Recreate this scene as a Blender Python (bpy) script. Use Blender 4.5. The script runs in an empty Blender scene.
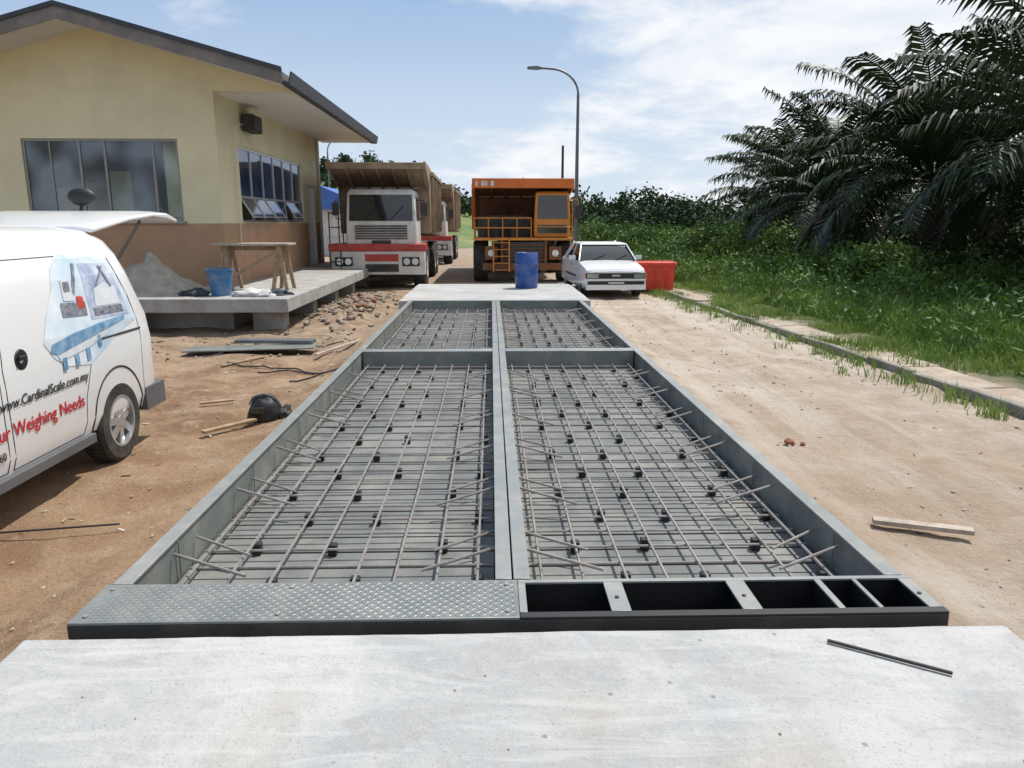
import bpy, math, random
import numpy as np
import bmesh
from mathutils import Vector, Matrix, noise
random.seed(7); rng = np.random.default_rng(7)
R = math.radians
scene = bpy.context.scene
COL = scene.collection
scene.view_settings.view_transform = 'Standard'
try: scene.view_settings.look = 'None'
except Exception: pass

# ------------------------------------------------------------------ materials
def nodes_of(m):
    m.use_nodes = True
    return m.node_tree.nodes, m.node_tree.links

def M(name, col, rough=0.6, metal=0.0, var=0.15, scale=4.0, bump=0.0, bscale=40.0, col2=None,
      dirt=None, dirt_amt=0.0, dirt_scale=2.0, coat=0.0, spec=0.5, trans=0.0):
    m = bpy.data.materials.new(name)
    N, L = nodes_of(m)
    p = N['Principled BSDF']
    p.inputs['Roughness'].default_value = rough
    p.inputs['Metallic'].default_value = metal
    p.inputs['Specular IOR Level'].default_value = spec
    if coat: p.inputs['Coat Weight'].default_value = coat; p.inputs['Coat Roughness'].default_value = 0.08
    tc = N.new('ShaderNodeTexCoord')
    nz = N.new('ShaderNodeTexNoise'); nz.inputs['Scale'].default_value = scale
    nz.inputs['Detail'].default_value = 5; nz.inputs['Roughness'].default_value = 0.6
    L.new(tc.outputs['Object'], nz.inputs['Vector'])
    rp = N.new('ShaderNodeValToRGB')
    rp.color_ramp.elements[0].position = 0.32; rp.color_ramp.elements[1].position = 0.68
    a = [c * (1 - var) for c in col]; b = [min(1, c * (1 + var)) for c in col]
    if col2: a, b = list(col), list(col2)
    rp.color_ramp.elements[0].color = (*a, 1); rp.color_ramp.elements[1].color = (*b, 1)
    L.new(nz.outputs['Fac'], rp.inputs['Fac'])
    out = rp.outputs['Color']
    if dirt:
        n2 = N.new('ShaderNodeTexNoise'); n2.inputs['Scale'].default_value = dirt_scale
        n2.inputs['Detail'].default_value = 9; n2.inputs['Roughness'].default_value = 0.7
        L.new(tc.outputs['Object'], n2.inputs['Vector'])
        r2 = N.new('ShaderNodeMapRange'); r2.inputs['From Min'].default_value = 0.45
        r2.inputs['From Max'].default_value = 0.75; r2.inputs['To Max'].default_value = dirt_amt
        L.new(n2.outputs['Fac'], r2.inputs['Value'])
        mx = N.new('ShaderNodeMixRGB'); mx.inputs['Color2'].default_value = (*dirt, 1)
        L.new(r2.outputs['Result'], mx.inputs['Fac']); L.new(out, mx.inputs['Color1'])
        out = mx.outputs['Color']
    L.new(out, p.inputs['Base Color'])
    if bump:
        n3 = N.new('ShaderNodeTexNoise'); n3.inputs['Scale'].default_value = bscale
        n3.inputs['Detail'].default_value = 5
        L.new(tc.outputs['Object'], n3.inputs['Vector'])
        bp = N.new('ShaderNodeBump'); bp.inputs['Strength'].default_value = bump; bp.inputs['Distance'].default_value = 0.02
        L.new(n3.outputs['Fac'], bp.inputs['Height']); L.new(bp.outputs['Normal'], p.inputs['Normal'])
    if trans:
        t = N.new('ShaderNodeBsdfTranslucent'); L.new(out, t.inputs['Color'])
        ms = N.new('ShaderNodeMixShader'); ms.inputs['Fac'].default_value = trans
        L.new(p.outputs['BSDF'], ms.inputs[1]); L.new(t.outputs['BSDF'], ms.inputs[2])
        L.new(ms.outputs['Shader'], N['Material Output'].inputs['Surface'])
    return m

def window_glass(name, tint, refl=0.08):
    """tinted pane: constant small reflection over tinted transparency"""
    m = bpy.data.materials.new(name); N, L = nodes_of(m)
    N.remove(N['Principled BSDF'])
    g = N.new('ShaderNodeBsdfGlossy'); g.inputs['Roughness'].default_value = 0.02; g.inputs['Color'].default_value = (.9, .95, 1, 1)
    t = N.new('ShaderNodeBsdfTransparent'); t.inputs['Color'].default_value = (*tint, 1)
    tc = N.new('ShaderNodeTexCoord'); n3 = N.new('ShaderNodeTexNoise'); n3.inputs['Scale'].default_value = 1.1; n3.inputs['Detail'].default_value = 1
    L.new(tc.outputs['Object'], n3.inputs['Vector'])
    rr = N.new('ShaderNodeMapRange'); rr.inputs['From Min'].default_value = .4; rr.inputs['From Max'].default_value = .6
    rr.inputs['To Min'].default_value = refl * .5; rr.inputs['To Max'].default_value = refl * 1.6; L.new(n3.outputs['Fac'], rr.inputs['Value'])
    ms = N.new('ShaderNodeMixShader'); L.new(rr.outputs['Result'], ms.inputs['Fac']); L.new(t.outputs[0], ms.inputs[1]); L.new(g.outputs[0], ms.inputs[2])
    L.new(ms.outputs[0], N['Material Output'].inputs['Surface']); return m

steel = M('steel_paint', (0.16, 0.178, 0.168), 0.45, 0.1, 0.08, 3, dirt=(0.36, 0.33, 0.28), dirt_amt=0.6, dirt_scale=3)
steel_l = M('steel_light', (0.235, 0.25, 0.245), 0.40, 0.15, 0.10, 3, dirt=(0.42, 0.38, 0.32), dirt_amt=0.65, dirt_scale=4)
chq = M('chequer_plate', (0.20, 0.215, 0.21), 0.38, 0.3, 0.08, 3, dirt=(0.36, 0.33, 0.28), dirt_amt=0.6, dirt_scale=6)
deckfloor = M('deck_floor', (0.14, 0.148, 0.142), 0.6, 0.1, 0.18, 2, dirt=(0.32, 0.30, 0.26), dirt_amt=0.8, dirt_scale=1.6)
rebar_m = M('rebar_steel', (0.31, 0.29, 0.275), 0.42, 0.35, 0.2, 12, dirt=(0.26, 0.14, 0.07), dirt_amt=0.5, dirt_scale=5)
black = M('black_plastic_and_shade', (0.015, 0.015, 0.016), 0.55)  # plastic parts; also paints shade inside the end beam compartments
blackrub = M('rubber', (0.022, 0.021, 0.020), 0.8, dirt=(0.25, 0.2, 0.15), dirt_amt=0.35, dirt_scale=6)
darkint = M('dark_interior', (0.012, 0.012, 0.012), 0.8)
white_p = M('white_paint', (0.74, 0.75, 0.76), 0.25, 0, 0.03, 2, coat=0.5, dirt=(0.5, 0.42, 0.33), dirt_amt=0.18, dirt_scale=2)
white_t = M('truck_white', (0.60, 0.59, 0.56), 0.45, 0, 0.06, 2, dirt=(0.30, 0.21, 0.14), dirt_amt=0.75, dirt_scale=2.5)
red_t = M('truck_red', (0.40, 0.03, 0.025), 0.45, dirt=(0.3, 0.18, 0.12), dirt_amt=0.4)
orange_t = M('truck_orange', (0.66, 0.15, 0.015), 0.45, dirt=(0.22, 0.09, 0.04), dirt_amt=0.7, dirt_scale=2)
orange_in = M('truck_orange_shaded', (0.14, 0.055, 0.02), 0.7, 0, .25, 2, dirt=(0.04, 0.025, 0.018), dirt_amt=0.9, dirt_scale=1.6)  # orange darkened in colour for the shade under canopy and in recess
yellow_t = M('truck_yellow', (0.62, 0.22, 0.018), 0.45, dirt=(0.2, 0.1, 0.04), dirt_amt=0.75, dirt_scale=2)
tan_t = M('truck_body_tan', (0.30, 0.225, 0.15), 0.7, 0, 0.2, 2, dirt=(0.11, 0.07, 0.045), dirt_amt=0.8, dirt_scale=1.5)
dark_t = M('chassis_dark', (0.032, 0.03, 0.028), 0.7, dirt=(0.16, 0.12, 0.08), dirt_amt=0.4)
glass = M('dark_glass', (0.012, 0.015, 0.017), 0.05, 0, 0.1, spec=0.8)
glass_b = window_glass('office_glass', (0.62, 0.70, 0.64), 0.10)
glass_blue = M('reflective_glass', (0.05, 0.09, 0.18), 0.06, 0.4, 0.5, 1.2, spec=1.0)
alu = M('aluminium', (0.50, 0.51, 0.52), 0.35, 0.5, 0.05)
alu_d = M('aluminium_bronze', (0.26, 0.25, 0.235), 0.4, 0.4, 0.05)
chrome = M('wheel_silver', (0.5, 0.51, 0.52), 0.3, 0.6, 0.05, dirt=(0.2, 0.16, 0.12), dirt_amt=0.4, dirt_scale=8)
lampglass = M('headlamp', (0.7, 0.72, 0.72), 0.08, 0.3, 0.03, spec=0.8)
lampdim = M('headlamp_glass', (0.30, 0.33, 0.35), 0.06, 0.5, 0.2, 20, spec=0.9)
cream = M('wall_cream', (0.68, 0.63, 0.42), 0.85, 0, 0.05, 0.7, bump=0.12, bscale=60, dirt=(0.42, 0.38, 0.27), dirt_amt=0.45, dirt_scale=0.8)
brownw = M('wall_brown', (0.42, 0.25, 0.15), 0.85, 0, 0.08, 1.2, bump=0.15, bscale=50, dirt=(0.26, 0.19, 0.13), dirt_amt=0.6)
roof_m = M('roof_tile', (0.09, 0.08, 0.075), 0.7, bump=0.3)
fascia = M('fascia_board', (0.15, 0.135, 0.125), 0.6, var=0.12, dirt=(0.3, 0.27, 0.24), dirt_amt=0.5)
gutter = M('gutter_dark', (0.035, 0.04, 0.05), 0.5)
soffit = M('soffit_white', (0.60, 0.59, 0.55), 0.8, var=0.04)
wood = M('wood_plank', (0.40, 0.28, 0.17), 0.8, 0, 0.3, 8, col2=(0.22, 0.15, 0.09))
wood_g = M('wood_grey', (0.38, 0.32, 0.26), 0.85, 0, 0.3, 8)
conc_d = M('concrete_grey', (0.34, 0.335, 0.32), 0.9, 0, 0.18, 2.5, bump=0.4, bscale=25, dirt=(0.18, 0.145, 0.11), dirt_amt=0.8, dirt_scale=2.2)
blue_p = M('blue_plastic', (0.02, 0.08, 0.30), 0.4, var=0.1, dirt=(0.3, 0.26, 0.2), dirt_amt=0.3, dirt_scale=4)
blue_b = M('bucket_blue', (0.03, 0.15, 0.33), 0.4, var=0.1, dirt=(0.4, 0.36, 0.3), dirt_amt=0.5, dirt_scale=6)
red_b = M('skip_red', (0.66, 0.05, 0.02), 0.45, dirt=(0.3, 0.1, 0.05), dirt_amt=0.4, dirt_scale=3)
galv = M('galvanised', (0.17, 0.175, 0.18), 0.5, 0.5, 0.1)
sandpile = M('sand_pile', (0.34, 0.31, 0.26), 0.95, 0, 0.2, 6, bump=0.8, bscale=60)
rockm = M('rubble_rock', (0.15, 0.115, 0.085), 0.95, 0, 0.4, 3, col2=(0.33, 0.28, 0.23), bump=0.4)
pebm = M('pebble', (0.26, 0.20, 0.15), 0.9, 0, 0.4, 0.9, col2=(0.46, 0.40, 0.33))
brickm = M('brick_red', (0.26, 0.11, 0.06), 0.9, 0, 0.2, 5)
redtxt = M('lettering_red', (0.45, 0.01, 0.02), 0.4)
blacktxt = M('lettering_black', (0.03, 0.03, 0.03), 0.4)
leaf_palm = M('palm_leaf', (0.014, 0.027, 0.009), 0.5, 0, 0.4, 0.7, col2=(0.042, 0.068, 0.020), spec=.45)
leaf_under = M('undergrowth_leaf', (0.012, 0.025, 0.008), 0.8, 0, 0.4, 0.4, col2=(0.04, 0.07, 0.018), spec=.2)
leaf_dead = M('palm_dead', (0.10, 0.07, 0.04), 0.8, 0, 0.3, 1)
bark = M('palm_bark', (0.07, 0.055, 0.04), 0.95, 0, 0.4, 4, bump=1.0, bscale=12)
leaf_weed = M('weed_leaf', (0.035, 0.085, 0.014), 0.65, 0, 0.4, 0.5, col2=(0.14, 0.235, 0.035), trans=0.2)
leaf_grass = M('grass_blade', (0.09, 0.18, 0.025), 0.6, 0, 0.4, 0.6, col2=(0.28, 0.36, 0.08), trans=0.2)
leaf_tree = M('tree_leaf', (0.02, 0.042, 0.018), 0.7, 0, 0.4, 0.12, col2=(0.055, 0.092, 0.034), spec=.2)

conc = bpy.data.materials.new('concrete_slab'); N, L = nodes_of(conc); P = N['Principled BSDF']
P.inputs['Roughness'].default_value = .85; P.inputs['Specular IOR Level'].default_value = .3
geo = N.new('ShaderNodeNewGeometry')
def nz(scale, detail=6, rough=0.6, vec=None, dist=0):
    n = N.new('ShaderNodeTexNoise'); n.inputs['Scale'].default_value = scale; n.inputs['Detail'].default_value = detail
    n.inputs['Roughness'].default_value = rough; n.inputs['Distortion'].default_value = dist
    L.new(vec or geo.outputs['Position'], n.inputs['Vector']); return n.outputs['Fac']
def mth(op, a, b=None, c=None):
    n = N.new('ShaderNodeMath'); n.operation = op
    for i, v in enumerate((a, b, c)):
        if v is None: continue
        if isinstance(v, (int, float)): n.inputs[i].default_value = v
        else: L.new(v, n.inputs[i])
    return n.outputs[0]
def mr(v, a, b, c=0.0, d=1.0):
    n = N.new('ShaderNodeMapRange'); n.interpolation_type = 'SMOOTHSTEP'; L.new(v, n.inputs['Value'])
    n.inputs['From Min'].default_value = a; n.inputs['From Max'].default_value = b
    n.inputs['To Min'].default_value = c; n.inputs['To Max'].default_value = d; return n.outputs['Result']
def mix(f, c1, c2, mode='MIX'):
    n = N.new('ShaderNodeMixRGB'); n.blend_type = mode
    for s, v in ((n.inputs['Fac'], f), (n.inputs['Color1'], c1), (n.inputs['Color2'], c2)):
        if isinstance(v, tuple): s.default_value = (*v, 1)
        elif isinstance(v, (int, float)): s.default_value = v
        else: L.new(v, s)
    return n.outputs['Color']
a1 = nz(1.1, 8, .65, dist=.6); a2 = nz(5, 8, .7, dist=.3); a3 = nz(90, 3, .6); a4 = nz(.6, 6, .6); a5 = nz(22, 6, .75)
c = mix(mr(a1, .38, .62), (.335, .34, .34), (.44, .44, .43))
c = mix(mr(a2, .48, .66, 0, .5), c, (.31, .30, .285))
c = mix(mr(a4, .52, .68, 0, .6), c, (.36, .325, .275))
c = mix(mr(a5, .52, .72, 0, .5), c, (.47, .47, .46))
c = mix(mr(a3, .56, .70, 0, .5), c, (.22, .21, .195))
mp = N.new('ShaderNodeMapping'); mp.inputs['Scale'].default_value = (1.0, 6.0, 1); mp.inputs['Rotation'].default_value = (0, 0, .15); L.new(geo.outputs['Position'], mp.inputs['Vector'])
tw = nz(1.4, 6, .6, mp.outputs['Vector'], 1.2)
c = mix(mr(tw, .5, .66, 0, .35), c, (.53, .53, .52))
vo = N.new('ShaderNodeTexVoronoi'); vo.inputs['Scale'].default_value = 7; L.new(geo.outputs['Position'], vo.inputs['Vector'])
c = mix(mr(vo.outputs['Distance'], .04, .09, .8, 0.0), c, (.20, .18, .16))
L.new(c, P.inputs['Base Color'])
bmp = N.new('ShaderNodeBump'); bmp.inputs['Strength'].default_value = .6; bmp.inputs['Distance'].default_value = .02
L.new(mth('ADD', mth('ADD', mth('ADD', mth('MULTIPLY', a3, .2), mth('MULTIPLY', a5, .4)), a2), tw), bmp.inputs['Height']); L.new(bmp.outputs['Normal'], P.inputs['Normal'])

# ------------------------------------------------------------------ builders
def empty(name, loc=(0, 0, 0), rotz=0.0, parent=None):
    o = bpy.data.objects.new(name, None); COL.objects.link(o)
    o.location = loc; o.rotation_euler = (0, 0, rotz); o.empty_display_size = 0.3
    if parent: o.parent = parent
    return o

class B:
    def __init__(s): s.v = []; s.f = []; s.mi = []
    def add(s, vs, fs, m=0):
        o = len(s.v); s.v += [tuple(v) for v in vs]
        for f in fs: s.f.append([o + i for i in f]); s.mi.append(m)
    def box(s, x0, x1, y0, y1, z0, z1, m=0):
        s.hexa([(x0, y0, z0), (x1, y0, z0), (x1, y1, z0), (x0, y1, z0), (x0, y0, z1), (x1, y0, z1), (x1, y1, z1), (x0, y1, z1)], m)
    def hexa(s, p, m=0):
        s.add(p, [(3, 2, 1, 0), (4, 5, 6, 7), (0, 1, 5, 4), (1, 2, 6, 5), (2, 3, 7, 6), (3, 0, 4, 7)], m)
    def beam(s, p0, p1, w, h, m=0, up=(0, 0, 1)):
        p0, p1 = Vector(p0), Vector(p1); d = (p1 - p0).normalized(); up = Vector(up)
        if abs(d.dot(up)) > 0.98: up = Vector((0, 1, 0))
        a = d.cross(up).normalized() * w / 2; b = a.cross(d).normalized() * h / 2
        s.hexa([p0 - a - b, p0 + a - b, p1 + a - b, p1 - a - b, p0 - a + b, p0 + a + b, p1 + a + b, p1 - a + b], m)
    def cyl(s, p0, p1, r0, r1=None, n=12, m=0, caps=True):
        p0, p1 = Vector(p0), Vector(p1); r1 = r0 if r1 is None else r1
        d = (p1 - p0).normalized(); up = Vector((0, 0, 1)) if abs(d.z) < 0.9 else Vector((1, 0, 0))
        a = d.cross(up).normalized(); b = d.cross(a)
        vs = []
        for (p, r) in ((p0, r0), (p1, r1)):
            for i in range(n):
                t = 2 * math.pi * i / n; vs.append(p + a * r * math.cos(t) + b * r * math.sin(t))
        fs = [(i, (i + 1) % n, n + (i + 1) % n, n + i) for i in range(n)]
        if caps: fs += [tuple(range(n))[::-1], tuple(range(n, 2 * n))]
        s.add(vs, fs, m)
    def tube(s, pts, r, n=8, m=0):
        for i in range(len(pts) - 1):
            rr = r if not isinstance(r, (list, tuple)) else r[i]
            r2 = r if not isinstance(r, (list, tuple)) else r[i + 1]
            s.cyl(pts[i], pts[i + 1], rr, r2, n, m)
    def prism_x(s, poly, x0, x1, m=0):
        n = len(poly)
        vs = [(x0, y, z) for y, z in poly] + [(x1, y, z) for y, z in poly]
        fs = [(i, (i + 1) % n, n + (i + 1) % n, n + i) for i in range(n)] + [tuple(range(n))[::-1], tuple(range(n, 2 * n))]
        s.add(vs, fs, m)
    def prism_y(s, poly, y0, y1, m=0):
        n = len(poly)
        vs = [(x, y0, z) for x, z in poly] + [(x, y1, z) for x, z in poly]
        fs = [(i, (i + 1) % n, n + (i + 1) % n, n + i) for i in range(n)] + [tuple(range(n))[::-1], tuple(range(n, 2 * n))]
        s.add(vs, fs, m)
    def loft(s, rings, m=0, cap=True):
        n = len(rings[0]); vs = [p for r in rings for p in r]; fs = []
        for k in range(len(rings) - 1):
            for i in range(n):
                j = (i + 1) % n; fs.append((k * n + i, k * n + j, (k + 1) * n + j, (k + 1) * n + i))
        if cap: fs += [tuple(range(n))[::-1], tuple(range((len(rings) - 1) * n, len(rings) * n))]
        s.add(vs, fs, m)
    def revolve_x(s, prof, c, n=28, m=0):
        rings = []
        for i in range(n):
            t = 2 * math.pi * i / n
            rings.append([(c[0] + x, c[1] + r * math.cos(t), c[2] + r * math.sin(t)) for x, r in prof])
        k = len(prof); vs = [p for r in rings for p in r]; fs = []
        for i in range(n):
            i2 = (i + 1) % n
            for j in range(k):
                j2 = (j + 1) % k; fs.append((i * k + j, i * k + j2, i2 * k + j2, i2 * k + j))
        s.add(vs, fs, m)
    def revolve_z(s, prof, c, n=24, m=0):
        vs = []; k = len(prof); fs = []
        for i in range(n):
            t = 2 * math.pi * i / n
            for r, z in prof: vs.append((c[0] + r * math.cos(t), c[1] + r * math.sin(t), c[2] + z))
        for i in range(n):
            i2 = (i + 1) % n
            for j in range(k - 1): fs.append((i * k + j, i2 * k + j, i2 * k + j + 1, i * k + j + 1))
        s.add(vs, fs, m)
    def make(s, name, mats, parent=None, bevel=0.0, smooth=35, recalc=True, seg=2):
        me = bpy.data.meshes.new(name); me.from_pydata(s.v, [], s.f)
        if not isinstance(mats, (list, tuple)): mats = [mats]
        for mt in mats: me.materials.append(mt)
        me.polygons.foreach_set('material_index', s.mi)
        if recalc:
            bm = bmesh.new(); bm.from_mesh(me); bmesh.ops.recalc_face_normals(bm, faces=bm.faces); bm.to_mesh(me); bm.free()
        if smooth:
            me.polygons.foreach_set('use_smooth', [True] * len(me.polygons))
            me.set_sharp_from_angle(angle=R(smooth))
        o = bpy.data.objects.new(name, me); COL.objects.link(o)
        if parent: o.parent = parent
        if bevel:
            md = o.modifiers.new('bevel', 'BEVEL'); md.width = bevel; md.segments = seg; md.limit_method = 'ANGLE'; md.angle_limit = R(35)
        return o

def boolean_cut(obj, cutter_b):
    c = cutter_b.make('cutter', [black])
    md = obj.modifiers.new('b', 'BOOLEAN'); md.object = c; md.operation = 'DIFFERENCE'; md.solver = 'EXACT'
    dg = bpy.context.evaluated_depsgraph_get(); dg.update()
    me = bpy.data.meshes.new_from_object(obj.evaluated_get(dg))
    obj.modifiers.remove(md); obj.data = me
    me.polygons.foreach_set('use_smooth', [True] * len(me.polygons)); me.set_sharp_from_angle(angle=R(30))
    bpy.data.objects.remove(c)

def wheel(parent, name, c, r, w, out=1, rim=0.62, spokes=5, rim_mat=None, recess=0.02):
    b = B(); h = w / 2
    b.revolve_x([(-h, r * rim), (-h, r * 0.93), (-h * 0.75, r), (h * 0.75, r), (h, r * 0.93), (h, r * rim)], c, 36, 0)
    for i in range(36):
        t = 2 * math.pi * i / 36
        b.beam((c[0] - h * 0.7, c[1] + r * math.cos(t), c[2] + r * math.sin(t)), (c[0] + h * 0.7, c[1] + r * math.cos(t + 0.08), c[2] + r * math.sin(t + 0.08)), r * 0.07, r * 0.02, 0)
    xo = c[0] + out * (h - recess)
    rr = r * rim
    b.revolve_x([(out * (h + 0.002) - 0.0, rr * 0.93), (out * (h + 0.002), rr * 1.02), (-out * h, rr * 1.02), (-out * h, rr * 0.93)], c, 36, 1)
    b.cyl((xo - out * 0.06, c[1], c[2]), (xo - out * 0.08, c[1], c[2]), rr * 0.95, n=32, m=2)
    for i in range(spokes):
        t = 2 * math.pi * i / spokes + 0.3
        b.beam((xo - out * 0.005, c[1] + rr * 0.12 * math.cos(t), c[2] + rr * 0.12 * math.sin(t)),
               (xo - out * 0.02, c[1] + rr * 0.96 * math.cos(t), c[2] + rr * 0.96 * math.sin(t)), rr * 0.30, 0.03, 1, up=(1, 0, 0))
    b.cyl((xo - out * 0.05, c[1], c[2]), (xo + out * 0.012, c[1], c[2]), rr * 0.30, rr * 0.22, n=20, m=1)
    return b.make(name, [blackrub, rim_mat or chrome, dark_t], parent)

def fbm(x, y, s=1.0, o=4):
    return noise.fractal(Vector((x * s, y * s, 3.7)), 1.0, 2.0, o)

# ------------------------------------------------------------------ ground
def axis(lo, a, b, hi, step, grow=1.25):
    xs = list(np.arange(a, b + 1e-6, step)); d = step
    x = b
    while x < hi: d *= grow; x += d; xs.append(min(x, hi))
    d = step; x = a; left = []
    while x > lo: d *= grow; x -= d; left.append(max(x, lo))
    return left[::-1] + xs
gx = axis(-1500, -9, 14, 1500, 0.12); gy = axis(-300, -1, 28, 2500, 0.12)
def gz(x, y):
    z = 0.035 * fbm(x, y, 0.8) + 0.020 * fbm(x + 9, y, 3.0, 5)
    if x < -2 and y > 7: z += 0.05 * fbm(x, y + 5, 1.3, 3)
    if not (abs(x) < 60 and y < 80): z = 0
    for xr in (2.95, 4.25):
        xx = x - xr - .12 * math.sin(y * .35)
        if y < 30: z -= .022 * math.exp(-(xx / .16) ** 2)
    # soil banked against the frame
    if 2.6 < y < 16:
        d = min(abs(x + 1.95), abs(x - 2.13)); z += .07 * math.exp(-(d / .22) ** 2) * (1 + .6 * fbm(x, y, 2, 3))
    if -1.7 < x < 1.9 and y < 21: z = -0.08
    if y > 20 and abs(x) < 8: z *= 0.4
    return z
V = []; F = []
for y in gy:
    for x in gx: V.append((x, y, gz(x, y)))
nx = len(gx)
for j in range(len(gy) - 1):
    for i in range(nx - 1): F.append((j * nx + i, j * nx + i + 1, (j + 1) * nx + i + 1, (j + 1) * nx + i))
gm = bpy.data.materials.new('ground_soil'); N, L = nodes_of(gm)
P = N['Principled BSDF']; P.inputs['Roughness'].default_value = 0.95; P.inputs['Specular IOR Level'].default_value = 0.2
geo = N.new('ShaderNodeNewGeometry'); sep = N.new('ShaderNodeSeparateXYZ'); L.new(geo.outputs['Position'], sep.inputs['Vector'])
X, Y = sep.outputs['X'], sep.outputs['Y']
nA = nz(0.5, 8, 0.65); nB = nz(3.0, 8, 0.7); nC = nz(45, 4, 0.7); nD = nz(1.3, 8, 0.7, dist=.4); nE = nz(9.0, 8, .75)
left_c = mix(mr(nD, 0.36, 0.62), (0.225, 0.135, 0.08), (0.38, 0.265, 0.17))
left_c = mix(mr(nB, 0.50, 0.70, 0, 0.75), left_c, (0.45, 0.36, 0.265))
left_c = mix(mr(nE, 0.53, 0.70, 0, 0.65), left_c, (0.17, 0.11, 0.07))
left_c = mix(mr(Y, 9, 13, 0, .4), left_c, (0.34, 0.27, 0.20))
right_c = mix(mr(nD, 0.35, 0.68), (0.39, 0.305, 0.225), (0.53, 0.455, 0.375))
right_c = mix(mr(nB, 0.5, 0.8, 0, 0.5), right_c, (0.36, 0.26, 0.18))
right_c = mix(mr(nE, 0.55, 0.72, 0, 0.4), right_c, (0.27, 0.20, 0.14))
mp = N.new('ShaderNodeMapping'); mp.inputs['Scale'].default_value = (2.2, 0.10, 1); L.new(geo.outputs['Position'], mp.inputs['Vector'])
tr = nz(1.0, 5, 0.6, mp.outputs['Vector'])
right_c = mix(mr(tr, 0.45, 0.65, 0, 0.6), right_c, (0.57, 0.515, 0.445))
mp2 = N.new('ShaderNodeMapping'); mp2.inputs['Scale'].default_value = (3.4, 0.16, 1); mp2.inputs['Location'].default_value = (5, 2, 0); L.new(geo.outputs['Position'], mp2.inputs['Vector'])
tr2 = nz(1.0, 6, 0.65, mp2.outputs['Vector'])
right_c = mix(mr(tr2, 0.54, 0.7, 0, 0.5), right_c, (0.33, 0.245, 0.18))
xm = mth('ADD', X, mth('MULTIPLY', mth('SUBTRACT', nA, 0.5), 4.0))
c = mix(mr(xm, -1.0, 2.0), left_c, right_c)
nearp = mth('MULTIPLY', mr(Y, 3.5, 9.0, 1.0, 0.0), mr(nA, 0.35, 0.6))
c = mix(mth('MULTIPLY', nearp, 0.5), c, (0.36, 0.235, 0.14))
c = mix(mr(Y, 18, 28, 0, 0.7), c, (0.34, 0.265, 0.205))
c = mix(mr(nC, 0.56, 0.75, 0, 0.55), c, (0.14, 0.10, 0.075))
vo = N.new('ShaderNodeTexVoronoi'); vo.inputs['Scale'].default_value = 26; L.new(geo.outputs['Position'], vo.inputs['Vector'])
c = mix(mr(vo.outputs['Distance'], 0.08, 0.20, 0.35, 0.0), c, (0.55, 0.48, 0.40))
gx_ = mth('ADD', mth('ADD', X, mth('MULTIPLY', mth('SUBTRACT', nD, 0.5), 2.4)), mth('MULTIPLY', Y, 0.05))
gmask = mr(gx_, 6.0, 7.1)
green = mix(mr(nB, 0.35, 0.65), (0.04, 0.07, 0.018), (0.13, 0.145, 0.045))
c = mix(gmask, c, green)
farg = mr(mth('ADD', Y, mth('MULTIPLY', nA, 10)), 62, 70)
c = mix(farg, c, (0.07, 0.11, 0.03))
lg = mr(X, -30, -22, 1.0, 0.0); c = mix(lg, c, (0.08, 0.12, 0.03))
L.new(c, P.inputs['Base Color'])
bmp = N.new('ShaderNodeBump'); bmp.inputs['Strength'].default_value = 1.0; bmp.inputs['Distance'].default_value = 0.06
hh = mth('ADD', mth('ADD', mth('MULTIPLY', nB, 1.0), mth('MULTIPLY', nE, .7)), mth('MULTIPLY', nC, 0.3)); L.new(hh, bmp.inputs['Height']); L.new(bmp.outputs['Normal'], P.inputs['Normal'])
me = bpy.data.meshes.new('ground'); me.from_pydata(V, [], F); me.materials.append(gm)
me.polygons.foreach_set('use_smooth', [True] * len(F))
COL.objects.link(bpy.data.objects.new('ground', me))

# ------------------------------------------------------------------ concrete approach slabs (slightly ragged edges)
def slab(name, x0, x1, y0, y1, zt, ramp=None):
    bm = bmesh.new(); nxs, nys = 60, 90 if not ramp else 40
    def zof(y):
        if ramp and y > ramp[0]: return zt + (ramp[1] - zt) * (y - ramp[0]) / (y1 - ramp[0])
        return zt
    g = []
    for j in range(nys + 1):
        row = []
        for i in range(nxs + 1):
            x = x0 + (x1 - x0) * i / nxs; y = y0 + (y1 - y0) * j / nys
            e = .010 * fbm(x * 1.0, y * 1.0, 5, 3)
            if i in (0, nxs): x += e
            if j in (0, nys): y += e * .6
            row.append(bm.verts.new((x, y, zof(y) + .0025 * fbm(x, y, 1.5, 3))))
        g.append(row)
    for j in range(nys):
        for i in range(nxs): bm.faces.new((g[j][i], g[j][i + 1], g[j + 1][i + 1], g[j + 1][i]))
    edge = g[0] + [r[-1] for r in g[1:]] + g[-1][-2::-1] + [r[0] for r in g[-2:0:-1]]
    low = [bm.verts.new((v.co.x, v.co.y, -.12)) for v in edge]; n = len(edge)
    for i in range(n): bm.faces.new((edge[i], low[i], low[(i + 1) % n], edge[(i + 1) % n]))
    bmesh.ops.recalc_face_normals(bm, faces=bm.faces)
    me = bpy.data.meshes.new(name); bm.to_mesh(me); bm.free(); me.materials.append(conc)
    me.polygons.foreach_set('use_smooth', [True] * len(me.polygons)); me.set_sharp_from_angle(angle=R(40))
    o = bpy.data.objects.new(name, me); COL.objects.link(o)
    md = o.modifiers.new('bevel', 'BEVEL'); md.width = .012; md.segments = 2; md.limit_method = 'ANGLE'; md.angle_limit = R(50)
slab('concrete_approach_slab', -1.86, 2.10, -4, 2.745, 0.285)
slab('concrete_approach_slab', -1.95, 2.10, 15.83, 23.2, 0.28, (20.2, 0.03))

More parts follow.
